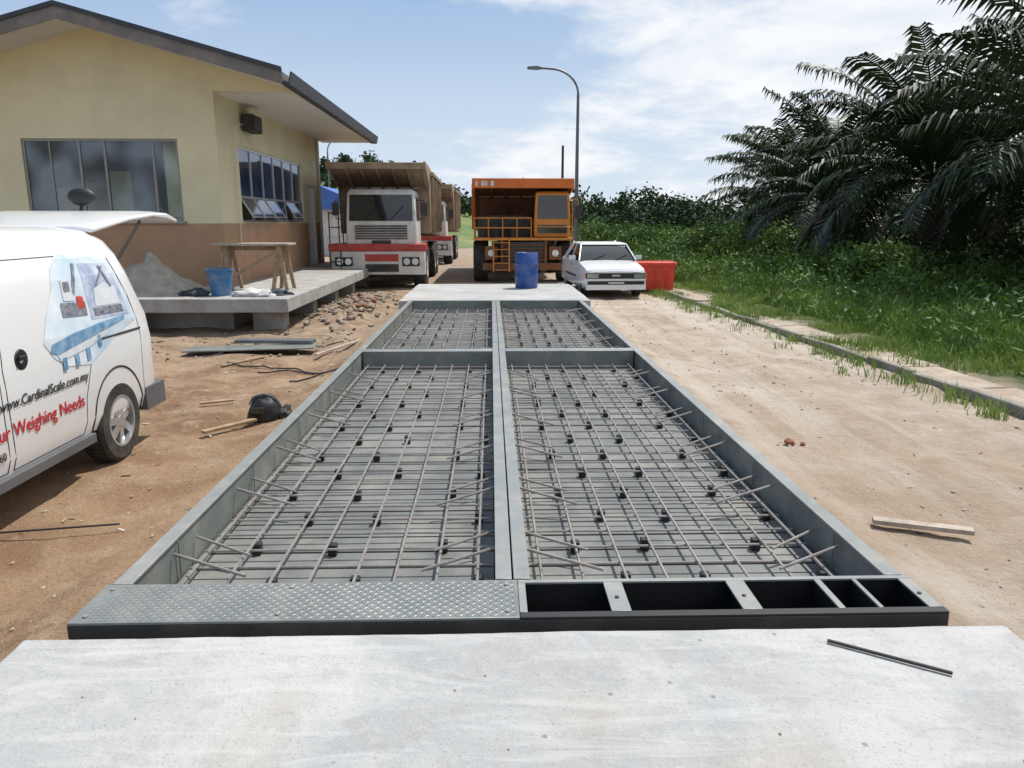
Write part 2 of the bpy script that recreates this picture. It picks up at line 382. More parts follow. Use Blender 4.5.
# ------------------------------------------------------------------ weighbridge
wb = empty('weighbridge_deck_frame', (0, 0, 0))
X0, X1, XC = -1.72, 1.90, 0.09
Y0, Y1, YD = 2.83, 15.78, 9.5
ZT, ZF = 0.30, 0.06
def side_beam(bb, xo, xi, y0, y1):
    s = 1 if xi > xo else -1
    bb.box(min(xo, xi), max(xo, xi), y0, y1, ZT - 0.014, ZT, 1)
    xw = xi - s * 0.012
    bb.box(min(xw, xw - s * 0.012), max(xw, xw - s * 0.012), y0, y1, 0.02, ZT - 0.014, 0)
    bb.box(min(xi, xi + s * 0.035), max(xi, xi + s * 0.035), y0, y1, ZF, ZF + 0.012, 0)
    bb.box(min(xo, xi), max(xo, xi), y0, y1, 0.02, 0.034, 0)
bays = [(3.175, YD - 0.10), (YD + 0.10, Y1 - 0.12)]
b = B()
for y0, y1 in ((3.17, YD - 0.004), (YD + 0.004, Y1)):
    side_beam(b, X0, X0 + 0.085, y0, y1); side_beam(b, X1, X1 - 0.085, y0, y1)
    b.box(XC - 0.08, XC - 0.004, y0 + .002, y1 - .002, ZT - 0.012, ZT + 0.002, 1)
    b.box(XC + 0.004, XC + 0.08, y0 + .002, y1 - .002, ZT - 0.012, ZT + 0.002, 1)
    b.box(XC - 0.078, XC - 0.066, y0 + .004, y1 - .004, 0.02, ZT - 0.013, 0)
    b.box(XC + 0.066, XC + 0.078, y0 + .004, y1 - .004, 0.02, ZT - 0.013, 0)
for ya, yb in ((YD - 0.10, YD - 0.006), (YD + 0.006, YD + 0.10), (Y1 - 0.12, Y1 - 0.003)):
    for xa, xb in ((X0 + 0.087, XC - 0.082), (XC + 0.082, X1 - 0.087)):
        b.box(xa, xb, ya, yb, ZT - 0.014, ZT - 0.001, 1)
        b.box(xa, xb, ya + 0.002, ya + 0.014, 0.02, ZT - 0.015, 0)
        b.box(xa, xb, yb - 0.014, yb - 0.002, 0.02, ZT - 0.015, 0)
b.make('frame_beams', [steel, steel_l], wb, bevel=0.003)
b = B()
for y0, y1 in bays:
    y = y0 + 0.5
    while y < y1 - 0.2:
        for x, s in ((X0 + 0.086, 1), (X1 - 0.086, -1)):
            b.box(min(x, x + s * 0.006), max(x, x + s * 0.006), y - 0.004, y + 0.004, 0.08, 0.28)
        y += 1.25
b.make('web_stiffeners', steel, wb)
b = B()
yf0, yf1 = 2.83, 3.165
b.box(X0 - 0.02, X1 + 0.02, yf0, yf0 + 0.012, 0.04, ZT - 0.014, 1)
b.box(X0 - 0.02, XC + 0.02, yf0, yf1, ZT - 0.012, ZT, 3)
b.box(X0 - 0.02, X1 + 0.02, yf1 - 0.013, yf1 - 0.001, 0.02, ZT - 0.014, 2)
b.box(XC + 0.022, X1 + 0.02, yf0, yf0 + 0.045, ZT - 0.012, ZT - 0.001, 2)
b.box(XC + 0.022, X1 + 0.02, yf1 - 0.028, yf1, ZT - 0.012, ZT - 0.001, 0)
ribs = [(XC + 0.022, XC + 0.055), (0.50, 0.585), (1.06, 1.145), (1.47, 1.50), (1.645, 1.665), (1.86, X1 + 0.02)]
for xa, xb in ribs:
    b.box(xa, xb, yf0 + 0.0455, yf1 - 0.0285, ZT - 0.012, ZT - 0.002, 0)
    xm_ = (xa + xb) / 2
    b.box(xm_ - 0.006, xm_ + 0.006, yf0 + 0.013, yf1 - 0.014, 0.04, ZT - 0.013, 2)
b.box(XC + 0.0, X1 + 0.01, yf0 + 0.014, yf1 - 0.015, 0.02, 0.035, 2)  # compartment bottom and inner walls coloured black to paint the shade inside
for xa in (X0 + 0.03, -0.9, XC - 0.03):
    for yy in (yf0 + 0.05, yf1 - 0.05):
        b.cyl((xa, yy, ZT), (xa, yy, ZT + 0.007), 0.011, n=6, m=0)
for xa in (0.54, 1.10, 1.88):
    b.cyl((xa, 2.99, ZT - .002), (xa, 2.99, ZT + 0.004), 0.010, n=8, m=1)
b.make('end_beam', [steel_l, dark_t, black, chq], wb, bevel=0.002)
b = B(); ix = 0
x = X0 + 0.03
while x < XC - 0.0:
    iy = 0; y = yf0 + 0.02
    while y < yf1 - 0.015:
        a = R(45) if (ix + iy) % 2 else R(-45)
        dx, dy = math.cos(a) * 0.011, math.sin(a) * 0.011; ex, ey = -math.sin(a) * 0.0032, math.cos(a) * 0.0032
        z = ZT + 0.002
        b.add([(x - dx, y - dy, ZT + .0005), (x + ex, y + ey, z), (x + dx, y + dy, ZT + .0005), (x - ex, y - ey, z),], [(0, 3, 2, 1)], 0)
        y += 0.024; iy += 1
    x += 0.024; ix += 1
b.make('chequer_plate_pattern', steel_l, wb, recalc=False, smooth=0)
b = B()
cells = []
for y0, y1 in bays:
    for xa, xb in ((X0 + 0.09, XC - 0.082), (XC + 0.082, X1 - 0.09)):
        cells.append((xa, xb, y0, y1))
        b.box(xa, xb, y0, y1, 0.0, 0.03, 1)
        y = y0 + 0.003
        while y < y1 - 0.02:
            ye = min(y + 0.205, y1)
            b.box(xa + 0.001, xb - 0.001, y + 0.018, ye - 0.002, 0.035, ZF - 0.001 + random.uniform(-.002, .002), 0)
            y = ye
b.make('deck_floor_sheets', [deckfloor, darkint], wb, bevel=0.003)
b = B(); bs = B(); bd = B()
rr_ = 0.0085
for ci, (xa, xb, y0, y1) in enumerate(cells):
    zz = ZF + 0.055
    nlong = 8
    xs = [xa + 0.08 + (xb - xa - 0.16) * i / (nlong - 1) for i in range(nlong)]
    for x in xs:
        jo = random.uniform(-.008, .008); pts = []
        for k in range(9):
            pts.append((x + jo + random.uniform(-.003, .003), y0 + 0.02 + (y1 - y0 - 0.05) * k / 8, zz + 0.0165 + random.uniform(-.002, .002)))
        b.tube(pts, rr_, 6)
    y = y0 + 0.10; k = 0
    while y < y1 - 0.05:
        sk = random.uniform(-.006, .006)
        b.cyl((xa + 0.03, y - sk, zz), (xb - 0.03, y + sk, zz), rr_ * .85, n=6)
        if k % 2 == 1:
            off = 0.0 if (k // 2) % 2 else 1.0
            for q in range(3):
                xi = int(1 + q * 2.5 + off)
                if xi < nlong:
                    xx = xs[xi] + random.uniform(-.015, .015); s_ = 0.024; jy = random.uniform(-.02, .02)
                    bs.box(xx - s_, xx + s_, y - s_ + 0.06 + jy, y + s_ + 0.06 + jy, ZF + 0.001, zz + 0.012)
        y += 0.215; k += 1
    y = y0 + 0.45
    while y < y1 - 0.4:
        for side in (0, 1):
            xw = xa - 0.004 if side == 0 else xb + 0.004
            s_ = 1 if side == 0 else -1
            L_ = random.uniform(0.34, 0.40); yy = y + random.uniform(-.03, .03)
            bd.tube([(xw, yy, 0.235), (xw + s_ * L_, yy - .10, zz + 0.045)], rr_, 6)
            if random.random() < .75: bd.tube([(xw, yy + .30, 0.20), (xw + s_ * (L_ - .05), yy + .14, zz + 0.045)], rr_ * .9, 6)
        y += 0.95
b.make('rebar_mesh', rebar_m, wb); bs.make('rebar_spacers', black, wb, bevel=0.004); bd.make('anchor_bars', rebar_m, wb)

# ------------------------------------------------------------------ building
of = empty('weighbridge_office', (-5.5, 15.9, 0))
W, D = 4.75, 9.3
b = B()
t = 0.15
z0, z1, zb = 0.55, 4.44, 1.87
wx0, wx1, wz0, wz1 = -3.87, -0.78, 1.92, 3.53
b.box(-W, 0, 0, t, zb, wz0, 0); b.box(-W, wx0, 0, t, wz0, wz1, 0); b.box(wx1, 0, 0, t, wz0, wz1, 0); b.box(-W, 0, 0, t, wz1, z1, 0)
rx, rz, ex, ez = -2.36, 5.72, 1.62, 4.62
b.prism_y([(-W, z1), (ex - .02, z1), (ex - .02, 4.50), (-2.36, 5.59), (-W, 4.93)], 0.0, t, 0)
b.box(-W - 0.0, 0.012, -0.012, t, z0, zb, 1)
sy0, sy1, dy0, dy1 = 1.3, 6.9, 7.35, 8.35
b.box(-t, 0, t, sy0, zb, z1, 0); b.box(-t, 0, sy0, sy1, wz1, z1, 0); b.box(-t, 0, sy0, sy1, zb, 1.9, 0)
b.box(-t, 0, sy1, dy0, zb, z1, 0); b.box(-t, 0, dy0, dy1, 3.0, z1, 0); b.box(-t, 0, dy1, D, zb, z1, 0)
b.box(-t, 0.012, t, dy0, z0, zb, 1); b.box(-t, 0.012, dy1, D, z0, zb, 1)
b.box(-W, -W + t, t, D, z0, z1, 0); b.box(-W + t, -t, D - t, D, z0, z1, 0)
b.box(-W + t, -t, t + 0.01, D - t, 4.3, 4.36, 2)
b.box(-W + t, -t, t, D - t, z0, z0 + 0.02, 3)
b.make('walls', [cream, brownw, soffit, conc_d], of)
b = B(); b.box(-3.8, -0.9, 0.6, 1.2, 0.57, 2.0, 0); b.box(-2.0, -1.5, 0.7, 0.9, 2.0, 2.45, 1); b.box(-3.6, -3.1, .6, .9, 2.0, 2.6, 0); b.box(-2.95, -2.5, 1.6, 2.0, 0.57, 3.0, 2); b.box(-4.5, -3.2, 2.5, 3, .57, 2.8, 2); b.box(-1.2, -.9, .3, .34, 2.0, 3.5, 2)
b.make('interior_furniture', [wood_g, darkint, cream], of)
b = B()
fr = 0.05
b.box(wx0, wx1, 0.03, 0.08, wz0, wz0 + fr); b.box(wx0, wx1, 0.03, 0.08, wz1 - fr, wz1)
for xx in (wx0, -2.78, -2.28, -1.32, wx1 - fr): b.box(xx, xx + fr, 0.028, 0.082, wz0 + fr, wz1 - fr)
b.box(-3.35, -3.32, 0.03, 0.07, wz0 + fr, wz1 - fr)
b.box(wx0 - 0.05, wx1 + 0.05, -0.05, 0.03, wz0 - 0.055, wz0 - 0.003)
b.make('front_window_frame', alu_d, of, bevel=0.004)
b = B(); b.add([(wx0, .052, wz0), (wx1, .052, wz0), (wx1, .052, wz1), (wx0, .052, wz1)], [(0, 1, 2, 3)]); b.make('front_window_glass', glass_b, of, recalc=False)
b = B(); g = B()
zm = 2.42
b.box(-0.09, -0.04, sy0, sy1, 1.9, 1.95); b.box(-0.09, -0.04, sy0, sy1, wz1 - fr, wz1); b.box(-0.09, -0.04, sy0, sy1, zm, zm + fr)
n_p = 6
for i in range(n_p + 1):
    yy = sy0 + (sy1 - sy0 - fr) * i / n_p
    b.box(-0.092, -0.038, yy, yy + fr, 1.95, wz1 - fr)
g.box(-0.068, -0.062, sy0, sy1, zm, wz1)
for i in range(n_p):
    ya = sy0 + (sy1 - sy0 - fr) * i / n_p + 0.06; yb = ya + (sy1 - sy0) / n_p - 0.08
    ang = R(32) if i in (0, 1, 2, 4) else R(3)
    top = Vector((-0.03, 0, zm - 0.01)); Lw = zm - 1.95
    bot = top + Vector((math.sin(ang) * Lw, 0, -math.cos(ang) * Lw))
    for yy in (ya, yb - 0.03): b.beam((top.x, yy, top.z), (bot.x, yy, bot.z), 0.03, 0.03)
    b.beam((bot.x, ya, bot.z), (bot.x, yb, bot.z), 0.03, 0.03)
    g.hexa([(top.x, ya, top.z), (top.x, yb, top.z), (bot.x, yb, bot.z), (bot.x, ya, bot.z), (top.x + .005, ya, top.z), (top.x + .005, yb, top.z), (bot.x + .005, yb, bot.z), (bot.x + .005, ya, bot.z)])
for i in range(26):
    yy = sy0 + 0.1 + (sy1 - sy0 - 0.2) * i / 25
    b.box(-0.12, -0.112, yy, yy + 0.01, 1.95, wz1 - fr)
for k in range(4): b.box(-0.124, -0.11, sy0, sy1, 2.55 + k * 0.25, 2.56 + k * 0.25)
b.make('side_window_frame', alu, of, bevel=0.003); g.make('side_window_glass', glass_blue, of)
b = B(); b.box(-0.10, -0.05, dy0 + 0.04, dy1 - 0.04, z0, 2.96, 0)
b.box(-0.12, 0.01, dy0, dy0 + 0.04, z0, 3.0, 1); b.box(-0.12, 0.01, dy1 - 0.04, dy1, z0, 3.0, 1); b.box(-0.12, 0.01, dy0 + .04, dy1 - .04, 2.96, 3.0, 1)
b.cyl((-0.05, dy0 + 0.12, 1.55), (0.01, dy0 + 0.12, 1.55), 0.03, m=1)
b.make('door', [white_p, alu], of)
ya, yb = -1.0, 9.9
b = B()
th = 0.10
for s in (1, -1):
    e = rx + s * (ex - rx)
    b.hexa([(rx, ya, rz - th), (e, ya, ez - th), (e, yb, ez - th), (rx, yb, rz - th), (rx, ya, rz), (e, ya, ez), (e, yb, ez), (rx, yb, rz)], 0)
for s in (1, -1):
    e = rx + s * (ex - rx); k = ya
    while k < yb:
        b.beam((rx, k, rz + 0.012), (e, k, ez + 0.012), 0.035, 0.03, 0); k += 0.26
b.make('roof', roof_m, of)
b = B()
for s in (1, -1):
    e = rx + s * (ex - rx + 0.03)
    for yy in (ya - 0.03, yb + 0.002):
        b.hexa([(rx, yy, rz - 0.22), (e, yy, ez - 0.22), (e, yy + 0.028, ez - 0.22), (rx, yy + 0.028, rz - 0.22),
                (rx, yy, rz + 0.05), (e, yy, ez + 0.05), (e, yy + 0.028, ez + 0.05), (rx, yy + 0.028, rz + 0.05)], 0)
        b.hexa([(rx, yy - .03, rz + 0.0), (e, yy - .03, ez + 0.0), (e, yy - 0.002, ez + 0.0), (rx, yy - 0.002, rz + 0.0),
                (rx, yy - .03, rz + 0.08), (e, yy - .03, ez + 0.08), (e, yy - 0.002, ez + 0.08), (rx, yy - 0.002, rz + 0.08)], 1)
b.make('verge_boards', [fascia, gutter], of)
b = B()
b.box(ex - 0.0, ex + 0.03, ya, yb, ez - 0.22, ez - 0.0, 0)
b.prism_y([(ex + 0.032, ez - 0.18), (ex + 0.06, ez - 0.22), (ex + 0.16, ez - 0.22), (ex + 0.21, ez + 0.0), (ex + 0.18, ez + 0.0), (ex + 0.14, ez - 0.18), (ex + 0.05, ez - 0.15)], ya - 0.02, yb, 1)
for k in range(11): b.box(ex + 0.032, ex + 0.215, ya + 0.3 + k * 1.0, ya + 0.33 + k * 1.0, ez - 0.23, ez - 0.225, 1)
b.make('gutter', [fascia, gutter], of)
b = B()
b.box(0.0, ex, 0.16, yb - 0.01, ez - 0.19, ez - 0.17)
for s in (1, -1):
    e = rx + s * (ex - rx - 0.02)
    b.hexa([(rx, ya, rz - 0.15), (e, ya, ez - 0.155), (e, -0.002, ez - 0.155), (rx, -0.002, rz - 0.15), (rx, ya, rz - 0.12), (e, ya, ez - 0.12), (e, -0.002, ez - 0.12), (rx, -0.002, rz - 0.12)])
b.make('soffit', soffit, of)
b = B(); b.box(0.0, 0.04, 1.85, 2.0, 3.95, 4.1, 0); b.box(0.04, 0.28, 1.55, 2.25, 3.86, 4.22, 1); b.box(0.28, 0.30, 1.6, 2.2, 3.9, 4.18, 0)
b.make('floodlight', [black, dark_t], of, bevel=0.015)
b = B(); b.tube([(0.05, 8.9, 4.4), (0.05, 8.9, 0.7)], 0.045, 10); b.tube([(0.06, 0.9, 1.2), (0.06, 0.9, 3.9), (0.06, 1.6, 4.0)], 0.012, 6); b.make('downpipe', soffit, of)

# platform
pf = empty('concrete_platform', (0, 0, 0))
b = B(); b.box(-10.4, -3.53, 13.1, 25.6, 0.36, 0.6); b.make('platform_slab', conc_d, pf, bevel=0.012)
b = B(); b.box(-9.8, -4.75, 13.9, 25.2, -0.1, 0.36); b.make('platform_footing', conc_d, pf)
b = B()
for i in range(5): b.box(-4.3, -3.75, 13.6 + i * 2.3, 13.95 + i * 2.3, -0.1, 0.359)
b.box(-6.6, -6.2, 13.2, 13.6, -.1, .359)
b.make('platform_piers', conc_d, pf)

tb = empty('trestle_workbench', (-4.6, 15.0, 0.6))
b = B()
for k in range(3): b.box(-0.72, 0.72, -0.3 + k * 0.2, -0.11 + k * 0.2, 0.86, 0.90)
b.make('bench_top', wood_g, tb, bevel=0.005)
b = B()
for x in (-0.55, 0.5):
    for s in (-1, 1):
        b.beam((x - 0.12, s * 0.28, 0), (x, s * 0.2, 0.86), 0.07, 0.05); b.beam((x + 0.14, s * 0.28, 0), (x + 0.02, s * 0.2, 0.84), 0.07, 0.05)
    b.beam((x - 0.08, -0.25, 0.3), (x - 0.08, 0.25, 0.3), 0.05, 0.07)
b.beam((-0.5, -0.26, 0.2), (0.45, -0.22, 0.75), 0.06, 0.03, up=(0, 1, 0)); b.beam((-0.55, 0, 0.8), (0.5, 0, 0.8), 0.07, 0.08)
b.make('bench_legs', wood, tb, bevel=0.004)
bk = empty('plastic_bucket', (-4.88, 13.75, 0.6))
b = B(); b.revolve_z([(0.001, 0.005), (0.17, 0.0), (0.225, 0.44), (0.24, 0.45), (0.24, 0.475), (0.215, 0.475), (0.165, 0.03), (0.001, 0.03)], (0, 0, 0), 28)
b.make('bucket_shell', blue_b, bk)
b = B(); b.tube([(0.235 * math.cos(R(a)), -0.10 * math.sin(R(a)) - 0.02, 0.45 - 0.16 * math.sin(R(a))) for a in range(0, 181, 15)], 0.006, 6)
for a in range(4): b.cyl((.08 * math.cos(a * 1.7), .08 * math.sin(a * 1.7), .1), (.17 * math.cos(a * 1.7), .17 * math.sin(a * 1.7), .62 - a * .03), .012, n=6)
b.make('bucket_handle', galv, bk)
def blob(name, c, sx, sy, sz, mat, seed=0, flat=True, parent=None, amp=0.25):
    bm = bmesh.new(); bmesh.ops.create_icosphere(bm, subdivisions=4, radius=1.0)
    for v in bm.verts:
        d = 1 + amp * noise.fractal(v.co * 1.7 + Vector((seed, seed * 2.1, 0)), 1, 2, 4)
        v.co *= d
        if flat and v.co.z < -0.15: v.co.z = -0.15
        v.co = Vector((v.co.x * sx, v.co.y * sy, (v.co.z + (0.15 if flat else 0)) * sz)) + Vector(c)
    me = bpy.data.meshes.new(name); bm.to_mesh(me); bm.free(); me.materials.append(mat)
    me.polygons.foreach_set('use_smooth', [True] * len(me.polygons))
    o = bpy.data.objects.new(name, me); COL.objects.link(o)
    if parent: o.parent = parent
    return o
cloth = M('cloth_white', (0.55, 0.55, 0.53), 0.9, bump=0.5, bscale=10, dirt=(0.1, 0.1, 0.1), dirt_amt=0.7, dirt_scale=5)
clothd = M('cloth_dark', (0.04, 0.05, 0.06), 0.9)
blob('cement_sack', (-4.25, 13.6, 0.6), 0.36, 0.2, 0.11, cloth, 3, amp=0.4)
blob('cement_sack', (-3.95, 13.85, 0.6), 0.28, 0.18, 0.08, clothd, 8, amp=0.4)
blob('work_cloth', (-5.35, 13.7, 0.6), 0.25, 0.18, 0.1, clothd, 5, amp=0.5)
bm = bmesh.new(); bmesh.ops.create_grid(bm, x_segments=50, y_segments=50, size=1.0)
for v in bm.verts:
    r = math.hypot(v.co.x, v.co.y); h = max(0, 1 - r) ** 1.1 * 0.7 * (1 + 0.3 * noise.fractal(v.co * 3, 1, 2, 4))
    v.co = Vector((v.co.x * 1.15 - 6.5, v.co.y * 0.9 + 14.5, 0.598 + h + 0.01 * noise.noise(v.co * 30)))
me = bpy.data.meshes.new('sand_pile'); bm.to_mesh(me); bm.free(); me.materials.append(sandpile); me.polygons.foreach_set('use_smooth', [True] * len(me.polygons))
COL.objects.link(bpy.data.objects.new('sand_pile', me))

# ------------------------------------------------------------------ rubble & pebbles
def rocks(name, pts, mat, sub=1, flat=(.4, .8)):
    bb_v = []; bb_f = []
    bm = bmesh.new(); bmesh.ops.create_icosphere(bm, subdivisions=sub, radius=1.0)
    bv = np.array([v.co[:] for v in bm.verts]); bf = [[v.index for v in f.verts] for f in bm.faces]; bm.free()
    for (x, y, z, s) in pts:
        sc = np.array([random.uniform(.6, 1.3), random.uniform(.6, 1.3), random.uniform(*flat)]) * s
        vv = bv * (1 + rng.uniform(-.25, .25, (len(bv), 1))) * sc
        a = random.uniform(0, 6.28); ca, sa = math.cos(a), math.sin(a)
        vv = vv @ np.array([[ca, sa, 0], [-sa, ca, 0], [0, 0, 1]]) + np.array([x, y, z])
        o = len(bb_v); bb_v += vv.tolist(); bb_f += [[i + o for i in f] for f in bf]
    me = bpy.data.meshes.new(name); me.from_pydata(bb_v, [], bb_f); me.materials.append(mat)
    ob = bpy.data.objects.new(name, me); COL.objects.link(ob); return ob
pts = []
while len(pts) < 3600:
    x = random.uniform(-9, 9); y = 2 + 20 * random.random() ** 1.3
    if -1.75 < x < 1.95 and y < 22: continue
    if -1.9 < x < 2.15 and y < 2.8: continue
    if x < -3.6 and y > 13: continue
    if fbm(x, y, .6, 3) < -.15: continue
    s = 0.003 + 0.012 * random.random() ** 4 * (1 + y / 12)
    pts.append((x, y, gz(x, y) + s * 0.2, s))
for _ in range(14): pts.append((random.uniform(-1.6, 1.9), random.uniform(1.5, 2.6), .288, random.uniform(.003, .007)))
rocks('gravel', pts, pebm)
bm = bmesh.new(); bmesh.ops.create_grid(bm, x_segments=90, y_segments=120, size=1.0)
earth = M('heap_earth', (0.15, 0.10, 0.065), 0.95, 0, .4, 5, col2=(.34, .25, .17), bump=1.0, bscale=30)
def heapz(x, y):
    u = (x + 3.0) / .95; v = (y - 16.4) / 4.0; r = math.hypot(u, v)
    return max(-.05, (1 - r ** 1.6) * .24 + .13 * fbm(x, y, 2.2, 5) * max(0, 1.05 - r))
for v in bm.verts:
    x = v.co.x * 1.05 - 3.0; y = v.co.y * 4.1 + 16.4; v.co = Vector((x, y, heapz(x, y) - .02))
me = bpy.data.meshes.new('earth_heap'); bm.to_mesh(me); bm.free(); me.materials.append(earth); me.polygons.foreach_set('use_smooth', [True] * len(me.polygons))
COL.objects.link(bpy.data.objects.new('earth_heap', me))
pts = []
for i in range(210):
    y = random.gauss(16.4, 2.0); x = random.gauss(-3.0, 0.4)
    if x > -2.05 or y < 12.5 or x < -3.9: continue
    pts.append((x, y, heapz(x, y) + .01, random.uniform(0.02, 0.085)))
for i in range(130):
    x = random.uniform(-6.5, -2.2); y = random.uniform(10.6, 13.2); s = random.uniform(0.012, 0.045); pts.append((x, y, gz(x, y) + .01, s))
rocks('rubble_pile', pts, rockm)
pts = []
for i in range(16):
    x, y = random.gauss(-2.85, .25), random.gauss(15.6, .8); pts.append((x, y, heapz(x, y) + .02, random.uniform(.05, .09)))
rocks('broken_bricks', pts, brickm)
def plank(name, p0, p1, w, h, mat):
    b = B(); b.beam(p0, p1, w, h); return b.make(name, mat, bevel=0.003)
plank('wood_plank', (-2.62, 6.62, 0.04), (-2.27, 7.02, 0.05), 0.07, 0.025, wood)
plank('wood_plank', (-3.05, 7.7, 0.05), (-2.75, 7.85, 0.05), 0.06, 0.02, wood)
plank('wood_plank', (-3.55, 9.8, 0.05), (-3.2, 10.5, 0.05), 0.05, 0.02, wood)
plank('wood_plank', (-2.5, 10.6, 0.05), (-2.1, 11.9, 0.06), 0.05, 0.03, wood_g)
plank('wood_plank', (2.44, 4.46, 0.028), (2.97, 4.26, 0.030), 0.075, 0.03, wood_g)
plank('steel_sheet', (-4.5, 11.05, 0.06), (-2.62, 11.15, 0.09), 0.45, 0.02, steel)
plank('steel_sheet', (-3.9, 11.5, 0.12), (-2.7, 11.35, 0.13), 0.22, 0.05, galv)
plank('steel_rod', (1.31, 2.63, 0.295), (1.67, 2.40, 0.295), 0.012, 0.012, dark_t)
plank('steel_rod', (-3.2, 4.35, 0.04), (-2.35, 4.5, 0.04), 0.012, 0.012, dark_t)
rocks('brick_fragment', [(2.58, 6.2, 0.03, 0.065), (2.69, 6.17, 0.02, 0.04)], brickm, flat=(.4, .5))
# scraps of offcut and litter on the soil
b = B()
for _ in range(130):
    x = random.uniform(-6, -1.95); y = random.uniform(4, 13)
    if x < -3 and y < 7: continue
    a = random.uniform(0, 3.14); l = random.uniform(.015, .07); z = gz(x, y) + .008
    b.beam((x, y, z), (x + l * math.cos(a), y + l * math.sin(a), z + random.uniform(0, .01)), random.uniform(.006, .02), .004, random.choice((0, 0, 1, 2)))
for _ in range(50):
    x = random.uniform(2.1, 5); y = random.uniform(4, 16); a = random.uniform(0, 3.14); l = random.uniform(.015, .06); z = gz(x, y) + .006
    b.beam((x, y, z), (x + l * math.cos(a), y + l * math.sin(a), z), random.uniform(.005, .015), .004, random.choice((0, 1)))
b.make('litter_scraps', [wood, dark_t, cloth])
b = B()
for s in range(4):
    pts = []
    x, y, a = -4.2 + s * 0.55, 10.6 - s * 0.55, random.uniform(-.5, .5)
    for k in range(24):
        x += 0.10 * math.cos(a); y += 0.10 * math.sin(a); a += random.uniform(-.45, .45); pts.append((x, y, gz(x, y) + 0.02))
    b.tube(pts, 0.010, 6)
b.make('cable', black)
hb = empty('welding_helmet', (-2.22, 7.2, 0.0))
blob('helmet_shell', (0, 0, 0), 0.17, 0.14, 0.22, black, 11, amp=0.12, parent=hb)
blob('helmet_bag', (0.17, 0.03, 0), 0.11, 0.11, 0.10, dark_t, 17, amp=0.45, parent=hb)
b = B(); b.box(-0.10, 0.04, -0.16, -0.13, 0.09, 0.16); b.make('helmet_visor', glass, hb, bevel=0.01)
b = B(); b.tube([(-.15, -.02, .16), (-.1, -.03, .24), (0, -.03, .265), (.1, -.03, .24), (.15, -.02, .16)], .008, 6); b.make('helmet_strap', galv, hb)
dr = empty('plastic_drum', (0.88, 18.9, 0.28))
b = B(); b.revolve_z([(0.001, 0.01), (0.26, 0.0), (0.28, 0.03), (0.285, 0.25), (0.297, 0.28), (0.285, 0.31), (0.285, 0.57), (0.297, 0.60), (0.285, 0.63), (0.28, 0.85), (0.26, 0.88), (0.24, 0.86), (0.001, 0.865)], (0, 0, 0), 32)
b.make('drum_shell', blue_p, dr)
b = B(); b.cyl((0.12, 0, 0.865), (0.12, 0, 0.885), 0.03); b.cyl((-0.12, 0, 0.865), (-0.12, 0, 0.885), 0.03); b.make('drum_caps', black, dr)
sk = empty('red_skip_box', (4.55, 21.0, 0.0), R(-6))
b = B(); b.hexa([(-.48, -.45, 0.06), (.48, -.45, 0.06), (.48, .5, 0.06), (-.48, .5, 0.06), (-.52, -.5, .8), (.52, -.5, .8), (.52, .55, .8), (-.52, .55, .8)])
b.make('skip_body', red_b, sk, bevel=0.03)
b = B(); b.box(-.55, .55, -.53, -.48, .74, .82); b.box(-.55, .55, .53, .58, .74, .82); b.box(-.55, -.5, -.48, .53, .74, .82); b.box(.5, .55, -.48, .53, .74, .82)
for x in (-.3, 0, .3): b.box(x - .02, x + .02, -.515, -.47, .1, .74)
b.make('skip_rim', red_b, sk, bevel=0.008)
b = B(); b.box(-.4, -.3, -.4, .4, 0, .06); b.box(.3, .4, -.4, .4, 0, .06); b.make('skip_skids', dark_t, sk)

# ------------------------------------------------------------------ kerb on right
kp = [(5.55, 3.0), (5.28, 7.0), (5.08, 11), (4.88, 15), (4.66, 20), (4.5, 24)]
b = B()
for i in range(len(kp) - 1):
    (xa, y0), (xb, y1) = kp[i], kp[i + 1]
    n = 4
    for k in range(n):
        f0, f1 = k / n, (k + 1) / n - 0.006
        pa = (xa + (xb - xa) * f0, y0 + (y1 - y0) * f0); pb = (xa + (xb - xa) * f1, y0 + (y1 - y0) * f1)
        d1, d2 = random.uniform(-.03, .01), random.uniform(-.03, .01); o1 = random.uniform(-.012, .012)
        b.hexa([(pa[0] + o1, pa[1], -.1), (pa[0] + .10 + o1, pa[1], -.1), (pb[0] + .10, pb[1], -.1), (pb[0], pb[1], -.1),
                (pa[0] + o1, pa[1], .10 + d1), (pa[0] + .10 + o1, pa[1], .10 + d1), (pb[0] + .10, pb[1], .10 + d2), (pb[0], pb[1], .10 + d2)])
b.make('kerb', M('kerb_concrete', (.27, .25, .22), .95, 0, .25, 3, bump=.6, bscale=20, dirt=(.14, .11, .07), dirt_amt=.9, dirt_scale=2.5), bevel=0.018)
b = B()
for i in range(len(kp) - 1):
    (xa, y0), (xb, y1) = kp[i], kp[i + 1]
    for k in range(3):
        if random.random() < .35: continue
        f0, f1 = k / 3, (k + 1) / 3 - 0.012
        pa = (xa + (xb - xa) * f0 + .3, y0 + (y1 - y0) * f0); pb = (xa + (xb - xa) * f1 + .3, y0 + (y1 - y0) * f1); w_ = .45 + random.uniform(-.1, .08)
        b.hexa([(pa[0], pa[1], -.1), (pa[0] + w_, pa[1], -.1), (pb[0] + w_, pb[1], -.1), (pb[0], pb[1], -.1),
                (pa[0], pa[1], .02), (pa[0] + w_, pa[1], .03), (pb[0] + w_, pb[1], .03), (pb[0], pb[1], .02)])
b.make('footpath_strip', M('path_dusty', (.38, .32, .255), .95, 0, .25, 3, bump=.6, bscale=20, dirt=(.30, .21, .13), dirt_amt=1.0, dirt_scale=2), bevel=0.01)

